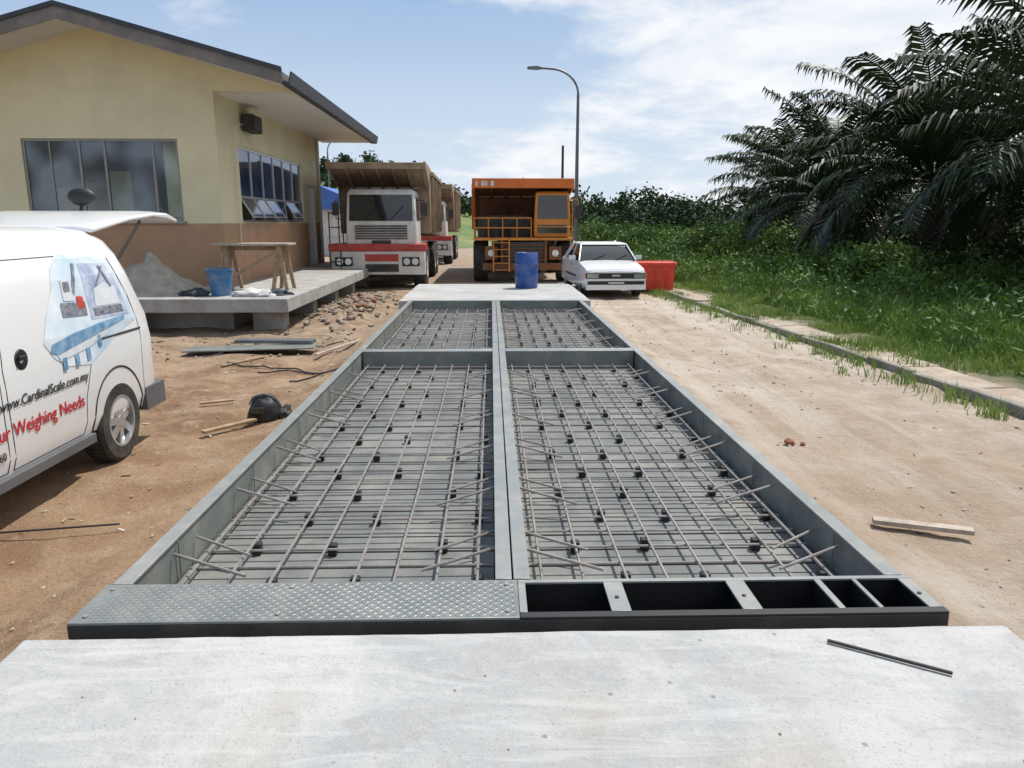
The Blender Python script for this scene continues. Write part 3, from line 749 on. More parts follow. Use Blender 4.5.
# ------------------------------------------------------------------ street lamps
def street_lamp(loc, H, arm, s):
    o = empty('street_lamp', loc)
    b = B()
    b.box(-.2, .2, -.2, .2, 0, .03); b.cyl((0, 0, 0), (0, 0, 1.2), 0.13, 0.12, 14); b.cyl((0, 0, 1.2), (0, 0, H - 1.1), 0.10, 0.065, 14)
    pts = []
    for k in range(11):
        t = R(90) * k / 10
        pts.append((s * (1 - math.cos(t)) * arm * 0.75, 0, H - 1.1 + math.sin(t) * 1.1))
    pts.append((s * arm, 0, H + 0.03))
    b.tube(pts, 0.05, 10); b.make('pole', galv, o)
    b = B(); x = s * arm
    b.loft([[(x - s * .1, -.05, H - .02), (x - s * .1, .05, H - .02), (x - s * .1, .05, H + .07), (x - s * .1, -.05, H + .07)],
            [(x + s * .15, -.13, H - .04), (x + s * .15, .13, H - .04), (x + s * .15, .11, H + .12), (x + s * .15, -.11, H + .12)],
            [(x + s * .6, -.11, H - .02), (x + s * .6, .11, H - .02), (x + s * .6, .08, H + .08), (x + s * .6, -.08, H + .08)]])
    b.make('lamp_head', galv, o, bevel=0.015)
    return o
street_lamp((4.05, 36.5, 0), 8.75, 1.75, -1)
street_lamp((-14.3, 69, 0), 9.0, 1.3, 1)
pole = empty('utility_pole', (3.1, 33.5, 0)); b = B(); b.cyl((0, 0, 0), (0, 0, 5.1), 0.07, 0.05); b.make('pole', dark_t, pole)

# ------------------------------------------------------------------ haul truck (white)
def haul_truck(loc, rot=0.0):
    T = empty('dump_truck', loc, rot)
    b = B()
    b.loft([[(-.98, .10, .95), (1.02, .10, .95), (1.02, 1.75, .95), (-.98, 1.75, .95)],
            [(-.98, .02, 1.35), (1.02, .02, 1.35), (1.02, 1.75, 1.35), (-.98, 1.75, 1.35)],
            [(-.97, .04, 1.88), (1.01, .04, 1.88), (1.01, 1.75, 1.88), (-.97, 1.75, 1.88)],
            [(-.94, .20, 2.72), (.98, .20, 2.72), (.98, 1.7, 2.72), (-.94, 1.7, 2.72)],
            [(-.86, .32, 2.82), (.90, .32, 2.82), (.90, 1.62, 2.82), (-.86, 1.62, 2.82)]])
    b.make('cab', white_t, T, bevel=0.04)
    b = B()
    def fy(z): return .04 + (.16) * (z - 1.88) / .84
    b.hexa([(-.88, fy(1.93) - .012, 1.93), (.92, fy(1.93) - .012, 1.93), (.92, fy(1.93) + .02, 1.93), (-.88, fy(1.93) + .02, 1.93),
            (-.86, fy(2.66) - .012, 2.66), (.90, fy(2.66) - .012, 2.66), (.90, fy(2.66) + .02, 2.66), (-.86, fy(2.66) + .02, 2.66)])
    for s, x0, x1 in ((1, 1.018, .985), (-1, -.978, -.945)):
        b.hexa([(x0 - .02, .35, 1.95), (x0 + s * .004 , .35, 1.95), (x0 + s * .004, 1.4, 1.95), (x0 - .02, 1.4, 1.95),
                (x1 - .02, .42, 2.6), (x1 + s * .008, .42, 2.6), (x1 + s * .008, 1.4, 2.6), (x1 - .02, 1.4, 2.6)])
    b.make('windows', glass, T)
    b = B()
    for i in range(6): b.box(-.72, .76, .0, .03, 1.42 + i * .07, 1.455 + i * .07)
    b.box(-.25, .29, -.005, .028, 1.30, 1.385)
    b.beam((-.5, .02, 1.97), (-.1, .075, 2.35), .015, .02, up=(0, 1, 0)); b.beam((.3, .02, 1.97), (.65, .075, 2.35), .015, .02, up=(0, 1, 0))
    b.make('grille_slats', dark_t, T)
    b = B()
    b.box(-1.48, 1.27, -.08, .95, 1.08, 1.29); b.box(-1.46, -1.0, .95, 1.7, 1.1, 1.28)
    b.make('fender_band', red_t, T, bevel=0.02)
    b = B()
    b.box(-1.46, 1.25, -.10, .30, .42, 1.075, 0)
    b.box(-.45, .5, -.115, -.09, .50, .72, 1)
    b.box(-.45, .5, -.115, -.09, .80, 1.0, 3)
    for x in (-1.05, .85):
        b.box(x - .25, x + .25, -.118, -.09, .66, .92, 1)
        b.cyl((x - .12, -.09, .79), (x - .12, -.135, .79), .095, n=16, m=2); b.cyl((x + .12, -.09, .79), (x + .12, -.135, .79), .095, n=16, m=2)
    b.make('bumper', [white_t, dark_t, lampglass, red_t], T, bevel=0.015)
    b = B()
    for x in (-1.44, -1.05): b.cyl((x, .0, 1.29), (x, .0, 2.15), .018, n=8)
    b.cyl((-1.44, .0, 2.15), (-1.05, .0, 2.15), .018, n=8); b.cyl((-1.44, .0, 1.75), (-1.05, .0, 1.75), .015, n=8)
    b.cyl((-1.44, .0, 2.15), (-1.44, 1.5, 2.15), .018, n=8); b.cyl((-1.44, 1.5, 1.29), (-1.44, 1.5, 2.15), .018, n=8)
    for x in (-1.42, -1.12): b.beam((x, -.16, .25), (x, -.14, 1.1), .03, .03)
    for z in (.3, .55, .8): b.beam((-1.42, -.16, z), (-1.12, -.16, z), .12, .02)
    for x, s in ((-1.0, -1), (1.04, 1)):
        b.tube([(x, .1, 2.5), (x + s * .22, -.08, 2.5), (x + s * .22, -.08, 2.0), (x, .08, 1.95)], .013, 6)
        b.box(x + s * .22 - .09, x + s * .22 + .09, -.13, -.08, 2.08, 2.44)
    b.make('rails_mirrors', dark_t, T)
    b = B()
    w0, w1 = -1.48, 1.30
    prof = [(.15, 3.46), (1.95, 2.92), (2.15, 1.55), (8.1, 1.35)]
    for i in range(3):
        (ya_, za_), (yb_, zb_) = prof[i], prof[i + 1]
        d = Vector((0, yb_ - ya_, zb_ - za_)).normalized(); n_ = Vector((0, -d.z, d.y)) * .06
        b.hexa([(w0, ya_, za_), (w1, ya_, za_), (w1, yb_, zb_), (w0, yb_, zb_),
                (w0, ya_ + n_.y, za_ + n_.z), (w1, ya_ + n_.y, za_ + n_.z), (w1, yb_ + n_.y, zb_ + n_.z), (w0, yb_ + n_.y, zb_ + n_.z)])
    for i in range(7):
        x = w0 + .08 + (w1 - w0 - .16) * i / 6
        b.beam((x, .17, 3.42), (x, 1.95, 2.87), .07, .09)
    b.box(w0 - .01, w1 + .01, .08, .17, 3.36, 3.54)
    side = [(.17, 3.5), (1.9, 3.02), (2.16, 1.56), (8.1, 1.36), (8.3, 3.2), (2.3, 3.55), (.17, 3.58)]
    for x in (w0, w1 - .05): b.prism_x(side, x, x + .05)
    for i in range(7):
        y = 2.6 + i * .85
        for x, s in ((w0, -1), (w1, 1)): b.box(min(x, x + s * .09), max(x, x + s * .09), y, y + .12, 1.55, 3.4)
    for x, s in ((w0, -1), (w1, 1)): b.box(min(x, x + s * .11), max(x, x + s * .11), 2.3, 8.2, 3.3, 3.42)
    b.make('dump_body', tan_t, T, bevel=0.01)
    b = B(); b.box(-.5, .5, .4, 8.0, .7, 1.0); b.box(-.9, .9, 2.0, 2.6, .75, 1.5); b.cyl((-1.1, .9, .62), (1.1, .9, .62), .1); b.box(-1.2, 1.0, .35, .6, .35, 1.1)
    b.cyl((-1.1, 5.3, .62), (1.1, 5.3, .62), .14); b.cyl((-1.1, 6.7, .62), (1.1, 6.7, .62), .14); b.box(.7, 1.15, 2.4, 3.6, .6, 1.1)
    b.make('chassis', dark_t, T)
    for y in (1.0, 5.3, 6.7):
        wheel(T, 'wheel', (1.05, y, .60), .60, .4, 1, .5, 8, white_t); wheel(T, 'wheel', (-1.2, y, .60), .60, .4, -1, .5, 8, white_t)
    return T
haul_truck((-3.15, 21.9, 0.0), R(1))
haul_truck((-3.05, 34.5, 0.0), R(0))

# ------------------------------------------------------------------ orange mining truck
T = empty('mining_dump_truck', (1.02, 24.2, 0.0))
b = B(); w0, w1 = -1.60, 1.60
prof = [(.2, 3.12), (2.2, 2.75), (2.4, 1.7), (8.4, 1.5)]
for i in range(3):
    (ya_, za_), (yb_, zb_) = prof[i], prof[i + 1]
    d = Vector((0, yb_ - ya_, zb_ - za_)).normalized(); n_ = Vector((0, -d.z, d.y)) * .07
    b.hexa([(w0, ya_, za_), (w1, ya_, za_), (w1, yb_, zb_), (w0, yb_, zb_),
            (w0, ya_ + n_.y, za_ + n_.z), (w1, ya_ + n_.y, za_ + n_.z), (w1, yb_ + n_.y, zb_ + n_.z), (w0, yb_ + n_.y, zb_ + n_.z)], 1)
b.box(w0 - .01, w1 + .01, .1, .22, 2.94, 3.24)
side = [(.22, 2.9), (1.9, 2.7), (2.38, 1.7), (8.4, 1.5), (8.6, 3.1), (2.3, 3.3), (.22, 3.24)]
for x in (w0, w1 - .06): b.prism_x(side, x, x + .06)
for i in range(7):
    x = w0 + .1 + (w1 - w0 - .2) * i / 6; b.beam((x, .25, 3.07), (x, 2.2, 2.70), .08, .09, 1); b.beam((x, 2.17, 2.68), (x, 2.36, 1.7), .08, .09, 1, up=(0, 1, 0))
for i in range(6):
    y = 2.8 + i * .95
    for x, s in ((w0, -1), (w1, 1)): b.box(min(x, x + s * .09), max(x, x + s * .09), y, y + .13, 1.65, 3.2)
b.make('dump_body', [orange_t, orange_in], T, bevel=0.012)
b = B()
for i, x in enumerate((-1.5, -1.32, -1.2, -1.02)): b.box(x, x + (.10 if i % 2 else .07), .09, .098, 3.0, 3.16)
b.make('lip_lettering', white_t, T)
b = B()
b.loft([[(.35, .12, 1.42), (1.50, .12, 1.42), (1.50, 1.7, 1.42), (.35, 1.7, 1.42)], [(.35, .05, 1.95), (1.50, .05, 1.95), (1.50, 1.7, 1.95), (.35, 1.7, 1.95)],
        [(.40, .22, 2.80), (1.46, .22, 2.80), (1.46, 1.6, 2.80), (.40, 1.6, 2.80)], [(.46, .32, 2.86), (1.40, .32, 2.86), (1.40, 1.5, 2.86), (.46, 1.5, 2.86)]])
b.make('cab', yellow_t, T, bevel=0.03)
b = B()
b.hexa([(.44, .035, 2.0), (1.42, .035, 2.0), (1.42, .08, 2.0), (.44, .08, 2.0), (.48, .185, 2.72), (1.38, .185, 2.72), (1.38, .24, 2.72), (.48, .24, 2.72)])
b.box(.45, 1.40, .068, .10, 1.55, 1.90)
for x, s in ((1.497, 1), (.353, -1)): b.hexa([(x, .3, 2.0), (x + s * .004, .3, 2.0), (x + s * .004, 1.5, 2.0), (x, 1.5, 2.0), (x - s * .045, .4, 2.7), (x - s * .034, .4, 2.7), (x - s * .034, 1.45, 2.7), (x - s * .045, 1.45, 2.7)])
b.make('cab_windows', glass, T)
b = B()
b.box(-1.58, 1.58, -.05, 1.9, 1.33, 1.41)
def rail(pts, r=.02): b.tube(pts, r, 8)
for x in (-1.55, -1.1, -.65, -.2, .25): b.cyl((x, 0, 1.41), (x, 0, 2.02), .018, n=8)
rail([(-1.55, 0, 2.02), (.25, 0, 2.02)]); rail([(-1.55, 0, 1.72), (.25, 0, 1.72)]); rail([(-1.55, 0, 2.02), (-1.55, 1.7, 2.02)]); b.cyl((-1.55, 1.7, 1.41), (-1.55, 1.7, 2.02), .018, n=8)
rail([(.35, -.02, 1.75), (1.55, -.02, 1.75)], .015); rail([(1.55, 0, 1.41), (1.55, 0, 2.6)], .018)
b.tube([(1.46, .1, 2.6), (1.72, -.05, 2.6), (1.72, -.05, 2.0)], .014, 6)
for x in (-.95, -.45): b.beam((x, -.32, .35), (x, -.08, 1.4), .04, .04)
for i in range(5): b.beam((-.95, -.30 + i * .05, .42 + i * .21), (-.45, -.30 + i * .05, .42 + i * .21), .1, .025)
b.make('deck_rails', yellow_t, T, bevel=0.004)
b = B(); b.box(1.62, 1.82, -.09, -.05, 2.0, 2.4); b.box(-1.45, .25, .8, 2.1, 1.42, 2.1); b.cyl((-.9, .5, 1.42), (-.9, .5, 1.85), .17); b.cyl((-.3, .5, 1.42), (-.3, .5, 1.75), .13)
b.box(-.62, .66, -.02, .04, .62, 1.28); b.make('mirror_and_radiator', dark_t, T)
b = B()
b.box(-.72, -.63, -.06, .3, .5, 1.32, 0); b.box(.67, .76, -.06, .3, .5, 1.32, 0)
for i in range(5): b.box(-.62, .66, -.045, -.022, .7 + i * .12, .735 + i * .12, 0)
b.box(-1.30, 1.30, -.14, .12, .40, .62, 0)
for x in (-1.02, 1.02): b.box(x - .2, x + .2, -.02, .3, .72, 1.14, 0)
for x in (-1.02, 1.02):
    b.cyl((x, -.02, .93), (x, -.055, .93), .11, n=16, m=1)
b.make('front_panel', [M('truck_orange_dirty_shaded', (0.20, 0.07, 0.02), 0.6, dirt=(0.035, 0.028, 0.024), dirt_amt=0.95), lampglass], T, bevel=0.012)  # front orange darkened for its shaded side as well as dirt
b = B(); b.box(-.55, .55, .3, 8.2, .7, 1.2); b.box(-.8, .8, 2.2, 2.8, .75, 1.6)
for y in (1.05, 5.4, 6.9): b.cyl((-1.3, y, .66), (1.3, y, .66), .15)
b.box(-1.0, 1.0, .3, .45, .5, 1.3); b.make('chassis', dark_t, T)
for y in (.75, 5.4, 6.9):
    wheel(T, 'wheel', (1.36, y, .66), .66, .46, 1, .5, 8, yellow_t); wheel(T, 'wheel', (-1.36, y, .66), .66, .46, -1, .5, 8, yellow_t)

# ------------------------------------------------------------------ sedan
C = empty('parked_car', (3.14, 18.95, 0.0), R(3))
def ring(y, w, zb_, zm_, zt, crown=.03):
    h = [(0, zb_), (w * .88, zb_), (w * .97, zb_ + .06), (w, zm_), (w * .985, zt - .10), (w * .93, zt - .015), (w * .75, zt + crown * .5), (0, zt + crown)]
    return [(x, y, z) for x, z in h] + [(-x, y, z) for x, z in h[1:-1]][::-1]
b = B()
b.loft([ring(0.0, .74, .30, .5, .66), ring(.05, .79, .24, .5, .72), ring(.25, .81, .20, .5, .77), ring(.75, .82, .2, .5, .84), ring(1.2, .825, .2, .5, .90, .02),
        ring(2.2, .83, .2, .5, .92, .0), ring(3.3, .825, .2, .5, .93, .02), ring(3.95, .81, .22, .5, .92), ring(4.12, .76, .3, .5, .86)])
body = b.make('body', white_p, C)
cb = B()
for y in (.78, 3.25): cb.cyl((-1.2, y, .30), (-.55, y, .30), .345, n=32); cb.cyl((.55, y, .30), (1.2, y, .30), .345, n=32)
boolean_cut(body, cb)
def gring(ybf, ybr, w, z): return [(-w, ybf, z), (w, ybf, z), (w, ybr, z), (-w, ybr, z)]
b = B(); b.loft([gring(1.10, 3.52, .765, .89), gring(1.72, 2.92, .60, 1.315)]); b.make('glasshouse', glass, C)
b = B(); b.loft([gring(1.68, 2.96, .62, 1.30), gring(1.72, 2.92, .61, 1.335), gring(1.85, 2.8, .52, 1.36)])
for s in (-1, 1):
    b.beam((s * .765, 1.09, .90), (s * .615, 1.70, 1.315), .055, .035, 0, up=(s, 0, .3)); b.beam((s * .77, 2.28, .9), (s * .62, 2.30, 1.315), .07, .02, 0, up=(s, 0, .3))
    b.beam((s * .765, 3.50, .92), (s * .61, 2.92, 1.315), .16, .035, 0, up=(s, 0, .3))
b.make('roof_pillars', white_p, C, bevel=0.012)
b = B()
b.box(-.44, .44, -.016, .03, .505, .64, 0); b.box(-.72, .72, -.045, .04, .36, .44, 0); b.box(-.5, .5, -.03, .05, .26, .33, 0)
for s in (-1, 1):
    b.box(s * .60 - .165, s * .60 + .15, -.010, .05, .50, .65, 0)
    b.box(s * .60 - .14, s * .60 + .14, -.016, .05, .52, .635, 1); b.box(s * .765 - .02, s * .765 + .025, .006, .12, .515, .635, 3)
    b.box(s * .9 - .09, s * .9 + .09, 1.38, 1.44, .92, 1.03, 2)
    b.box(min(s * .822, s * .838), max(s * .822, s * .838), 1.2, 2.85, .48, .53, 0)
    b.box(min(s * .80, s * .825), max(s * .80, s * .825), 1.95, 2.12, .76, .785, 0)
b.box(-.76, .76, -.04, .12, .225, .355, 2)
b.box(-.74, .74, -.02, .10, .443, .500, 2)
b.box(-.26, .26, -.055, -.046, .365, .435, 0); b.box(-.2, .2, -.058, -.056, .385, .415, 2); b.box(-.1, .1, -.025, -.017, .56, .60, 4)
for s in (-.3, .3): b.beam((s - .1, 1.12, .925), (s + .25, 1.30, 1.04), .012, .012, 0)
b.make('trim', [black, lampdim, white_p, M('amber', (.7, .22, .02), .2), chrome], C, bevel=0.005)
b = B()
for y in (.78, 3.25): b.cyl((-.7, y, .30), (.7, y, .30), .05)
b.box(-.55, .55, .4, 3.7, .22, .3); b.make('underbody', dark_t, C)
for y in (.78, 3.25):
    wheel(C, 'wheel', (.71, y, .29), .29, .18, 1, .62, 6); wheel(C, 'wheel', (-.71, y, .29), .29, .18, -1, .62, 6)

# ------------------------------------------------------------------ van
VN = empty('panel_van', (-3.86, 0, 0.0))
vp = [(0, .30), (.74, .30), (.82, .34), (.855, .45), (.86, .90), (.85, 1.12), (.79, 1.50), (.755, 1.64), (.70, 1.75), (.58, 1.83), (.3, 1.865), (0, 1.87)]
def sideX(z):
    pz = [(p[1], p[0]) for p in vp[2:9]]
    if z <= pz[0][0]: return pz[0][1]
    for (za_, xa_), (zb_, xb_) in zip(pz, pz[1:]):
        if za_ <= z <= zb_: return xa_ + (xb_ - xa_) * (z - za_) / (zb_ - za_)
    return pz[-1][1]
def rear_y(z): return 6.74 - .42 * (max(0, z - .95) / .92) ** 1.3
def front_y(z): return 2.34 + (0.12 if z > .6 else 0) + max(0, z - .75) * .55 + max(0, z - 1.0) * .9
def vring(yf, sw):
    h = [(x * (sw if x > .5 else 1), yf(z), z) for x, z in vp]
    return h + [(-x, y, z) for x, y, z in h[1:-1]][::-1]
b = B()
b.loft([vring(front_y, .86), vring(lambda z: front_y(z) + .12, .95), vring(lambda z: front_y(z) + .35, .995), vring(lambda z: max(4.0, front_y(z) + .4), 1),
        vring(lambda z: 5.9, 1), vring(lambda z: rear_y(z) - .30, 1), vring(lambda z: rear_y(z) - .12, .985), vring(lambda z: rear_y(z) - .03, .955), vring(rear_y, .90)])
vb = b.make('body', white_p, VN)
cb = B()
WY, FY = 5.98, 3.28
for y in (WY, FY): cb.cyl((.5, y, .37), (1.2, y, .37), .40, n=48); cb.cyl((-1.2, y, .37), (-.5, y, .37), .40, n=48)
boolean_cut(vb, cb)
b = B()
for y in (WY, FY):
    for s in (1, -1):
        pts = []
        for a in range(-12, 193, 8):
            z = .37 + .398 * math.sin(R(a)); yy = y + .398 * math.cos(R(a))
            if z > .31: pts.append((s * (sideX(z) - .002), yy, z))
        b.tube(pts, .009, 6)
b.make('wheel_arch_lips', black, VN)
def decal(name, poly, mat, off=.004, parent=VN, side=1):
    bm = bmesh.new(); vs = [bm.verts.new((0, y, z)) for y, z in poly]; bm.faces.new(vs)
    for _, z in vp[2:9]:
        g_ = bm.verts[:] + bm.edges[:] + bm.faces[:]
        bmesh.ops.bisect_plane(bm, geom=g_, plane_co=(0, 0, z), plane_no=(0, 0, 1))
    for v in bm.verts: v.co.x = side * (sideX(v.co.z) + off)
    me = bpy.data.meshes.new(name); bm.to_mesh(me); bm.free(); me.materials.append(mat)
    o = bpy.data.objects.new(name, me); COL.objects.link(o); o.parent = parent; return o
def seam(name, pts, w=.010, off=.002):
    b = B()
    dens = []
    for (ya_, za_), (yb_, zb_) in zip(pts, pts[1:]):
        k = max(1, int(math.hypot(yb_ - ya_, zb_ - za_) / .08))
        for i in range(k): dens.append((ya_ + (yb_ - ya_) * i / k, za_ + (zb_ - za_) * i / k))
    dens.append(pts[-1])
    b.tube([(sideX(z) + off - .004, y, z) for y, z in dens], w / 2, 6); b.make(name, black, VN)
seam('sliding_door_seam', [(4.62, .36), (4.60, 1.0), (4.66, 1.45), (4.72, 1.66), (5.55, 1.66), (5.62, 1.45), (5.66, 1.0), (5.60, .84), (5.50, .62), (5.46, .36), (4.62, .36)])
seam('front_door_seam', [(3.72, .40), (3.62, 1.0), (3.75, 1.3), (4.1, 1.64), (4.58, 1.64), (4.55, 1.0), (4.56, .36), (3.72, .40)])
seam('slider_rail', [(5.68, 1.02), (6.45, 1.02)], .02)
seam('rear_pillar_seam', [(6.42, .50), (6.44, 1.0), (6.36, 1.3), (6.20, 1.62)], .008)
decal('front_door_window', [(3.86, 1.12), (4.48, 1.12), (4.48, 1.56), (4.16, 1.56)], glass)
decal('front_door_window', [(3.86, 1.12), (4.48, 1.12), (4.48, 1.56), (4.16, 1.56)], glass, side=-1)
wrap = M('wrap_sky', (0.42, 0.56, 0.68), 0.3, 0, 0.1, 2.6, col2=(0.80, 0.83, 0.86))
wrapd = M('wrap_machine', (0.07, 0.09, 0.14), 0.3, 0, 0.2, 30, col2=(0.34, 0.33, 0.36))
wrapb = M('wrap_blue', (0.08, 0.20, 0.38), 0.3, 0, 0.2, 12, col2=(0.26, 0.42, 0.58))
wrapp = M('wrap_tint', (0.20, 0.26, 0.44), 0.15, 0, 0.2, 5, col2=(0.66, 0.70, 0.80))
wrapr = M('wrap_red', (0.5, 0.06, 0.04), 0.3, 0, 0.3, 14)
wrapg = M('wrap_pale', (0.62, 0.66, 0.70), 0.3, 0, 0.08, 9)
decal('wrap_sky_panel', [(5.06, 1.10), (5.16, .98), (5.3, .90), (5.6, .86), (5.8, .93), (6.1, 1.04), (6.38, 1.1), (6.34, 1.32), (6.18, 1.60), (5.75, 1.67), (5.50, 1.67), (5.38, 1.58), (5.3, 1.42), (5.16, 1.26)], wrap, .003)
decal('wrap_window_tint', [(5.72, 1.18), (6.30, 1.16), (6.24, 1.38), (6.12, 1.58), (5.74, 1.60)], wrapp, .005)
# machine pictures: hopper truck, conveyor, hoist mast
decal('wrap_truck_image', [(5.78, 1.20), (6.22, 1.19), (6.22, 1.25), (5.78, 1.26)], wrapd, .007)
decal('wrap_truck_tub', [(5.82, 1.27), (6.20, 1.26), (6.17, 1.40), (6.02, 1.44), (5.86, 1.40)], wrapg, .007)
decal('wrap_mast', [(5.88, 1.42), (5.91, 1.42), (6.08, 1.56), (6.05, 1.565)], wrapd, .009)
decal('wrap_mast', [(6.10, 1.40), (6.13, 1.40), (6.02, 1.57), (6.00, 1.57)], wrapd, .0105)
decal('wrap_crane_base', [(5.36, 1.24), (5.68, 1.22), (5.69, 1.32), (5.37, 1.34)], wrapd, .007)
decal('wrap_crane_cab', [(5.42, 1.35), (5.56, 1.34), (5.57, 1.50), (5.44, 1.50)], wrapg, .007)
decal('wrap_crane_cab_glass', [(5.45, 1.41), (5.53, 1.41), (5.54, 1.48), (5.46, 1.48)], wrapd, .009)
decal('wrap_boom', [(5.55, 1.40), (5.58, 1.38), (5.69, 1.60), (5.66, 1.61)], wrapd, .009)
decal('wrap_red_cab', [(5.58, 1.28), (5.67, 1.275), (5.67, 1.36), (5.59, 1.37)], wrapr, .009)
decal('wrap_scale_top', [(5.12, 1.03), (5.20, 1.00), (5.9, 1.09), (6.2, 1.13), (6.2, 1.16), (5.8, 1.145), (5.45, 1.12), (5.15, 1.08)], wrapb, .007)
decal('wrap_scale_side', [(5.20, .995), (5.9, 1.085), (5.9, 1.05), (5.62, .99), (5.22, .95)], wrapg, .007)
for y_, z_ in ((5.24, .88), (5.40, .88), (5.56, .90), (5.74, .97)):
    decal('wrap_scale_leg', [(y_, z_), (y_ + .05, z_), (y_ + .05, z_ + .09), (y_, z_ + .09)], wrapb, .009)
def text(s_, y, z, size, mat, name, shear=0.0):
    cu = bpy.data.curves.new(name, 'FONT'); cu.body = s_; cu.size = size; cu.extrude = 0.0005; cu.align_x = 'RIGHT'; cu.shear = shear; cu.offset = 0.0012
    cu.materials.append(mat)
    o = bpy.data.objects.new(name, cu); COL.objects.link(o); o.parent = VN
    o.location = (sideX(z) + .006, y, z); o.rotation_euler = (R(90), 0, R(90)); return o
text('www.CardinalScale.com.my', 5.54, .76, .092, blacktxt, 'web_address_lettering', .2)
text('All Your Weighing Needs', 5.46, .58, .125, redtxt, 'slogan_lettering')
text('60', 4.52, .46, .07, blacktxt, 'speed_mark_lettering')
b = B()
for y, z in ((4.80, 1.04), (4.46, 1.02)):
    x = sideX(z)
    b.revolve_x([(x - .002, .001), (x + .006, .062), (x + .004, .068), (x - .01, .07), (x - .01, .001)], (0, y, z), 24, 0)
    b.box(x + .004, x + .028, y - .085 + .04, y + .02, z + .0, z + .028, 0)
b.box(.70, .868, 6.42, 6.79, .30, .50, 1); b.box(-.868, -.70, 6.42, 6.79, .30, .50, 1); b.box(-.70, .70, 6.60, 6.80, .30, .52, 1)
b.box(-.60, .60, 6.735, 6.75, .60, .95, 1)
b.box(.66, .742, 6.62, 6.715, 1.02, 1.26, 2); b.box(-.742, -.66, 6.62, 6.715, 1.02, 1.26, 2)
b.box(-.8, .8, 2.28, 2.5, .30, .55, 1)
b.box(.55, .78, 2.36, 2.5, .70, .85, 3); b.box(-.78, -.55, 2.36, 2.5, .70, .85, 3)
b.box(.78, .862, 3.70, 5.56, .27, .34, 1)
b.make('trim', [black, M('bumper_grey', (.10, .10, .105), .6), M('tail_lamp', (.4, .02, .015), .15), lampglass], VN, bevel=.012)
b = B()
def wy(z): return front_y(z) - .006
b.hexa([(-.66, wy(1.08), 1.08), (.66, wy(1.08), 1.08), (.66, wy(1.08) + .03, 1.08), (-.66, wy(1.08) + .03, 1.08), (-.58, wy(1.7), 1.7), (.58, wy(1.7), 1.7), (.58, wy(1.7) + .03, 1.7), (-.58, wy(1.7) + .03, 1.7)])
b.make('windscreen', glass, VN)
b = B()
for s in (1, -1): b.box(s * .98 - .1, s * .98 + .1, 3.42, 3.52, 1.08, 1.32)
for s in (1, -1): b.box(min(s * .80, s * .90), max(s * .80, s * .90), 3.45, 3.50, 1.14, 1.2)
b.make('wing_mirrors', black, VN, bevel=.02)
b = B(); b.hexa([(-.66, rear_y(.62) - .02, .62), (.66, rear_y(.62) - .02, .62), (.60, rear_y(1.72) - .02, 1.72), (-.60, rear_y(1.72) - .02, 1.72),
                 (-.66, rear_y(.62) + .012, .62), (.66, rear_y(.62) + .012, .62), (.60, rear_y(1.72) + .012, 1.72), (-.60, rear_y(1.72) + .012, 1.72)])
b.make('cargo_opening', darkint, VN)
b = B()
def tg(y, w, z, th_=.035): return [(-w, y, z), (w, y, z), (w, y, z + th_), (w * .8, y, z + th_ + .02), (-w * .8, y, z + th_ + .02), (-w, y, z + th_)]
b.loft([tg(6.28, .64, 1.815), tg(6.8, .70, 1.905), tg(7.2, .74, 1.945), tg(7.45, .76, 1.93, .05), tg(7.72, .74, 1.89, .04)])
b.make('tailgate', white_p, VN, bevel=.012)
b = B()
b.hexa([(-.55, 6.45, 1.830), (.55, 6.45, 1.830), (.62, 7.15, 1.928), (-.62, 7.15, 1.928), (-.55, 6.45, 1.837), (.55, 6.45, 1.837), (.62, 7.15, 1.935), (-.62, 7.15, 1.935)])
b.make('tailgate_glass', glass, VN)
b = B()
for s in (1, -1): b.tube([(s * .62, 6.48, 1.45), (s * .70, 7.0, 1.91)], .012, 8)
b.tube([(.02, 7.3, 1.97), (.02, 7.36, 2.08)], .014, 8)
b.make('tailgate_struts', black, VN)
bm = bmesh.new(); bmesh.ops.create_uvsphere(bm, u_segments=24, v_segments=14, radius=1)
for v in bm.verts: v.co = Vector((v.co.x * .13 + .02, v.co.y * .06 + 7.36, v.co.z * .085 + 2.13))
me = bpy.data.meshes.new('rear_convex_mirror'); bm.to_mesh(me); bm.free(); me.materials.append(black); me.polygons.foreach_set('use_smooth', [True] * len(me.polygons))
o = bpy.data.objects.new('rear_convex_mirror', me); COL.objects.link(o); o.parent = VN
b = B(); b.box(-.6, .6, 2.8, 6.5, .32, .38); b.cyl((-.7, WY, .33), (.7, WY, .33), .06); b.box(-.5, .5, WY - .3, WY + .3, .36, .74)
b.make('underbody', darkint, VN)
for y in (WY, FY):
    wheel(VN, 'wheel', (.758, y, .325), .325, .20, 1, .63, 7); wheel(VN, 'wheel', (-.758, y, .325), .325, .20, -1, .63, 7)

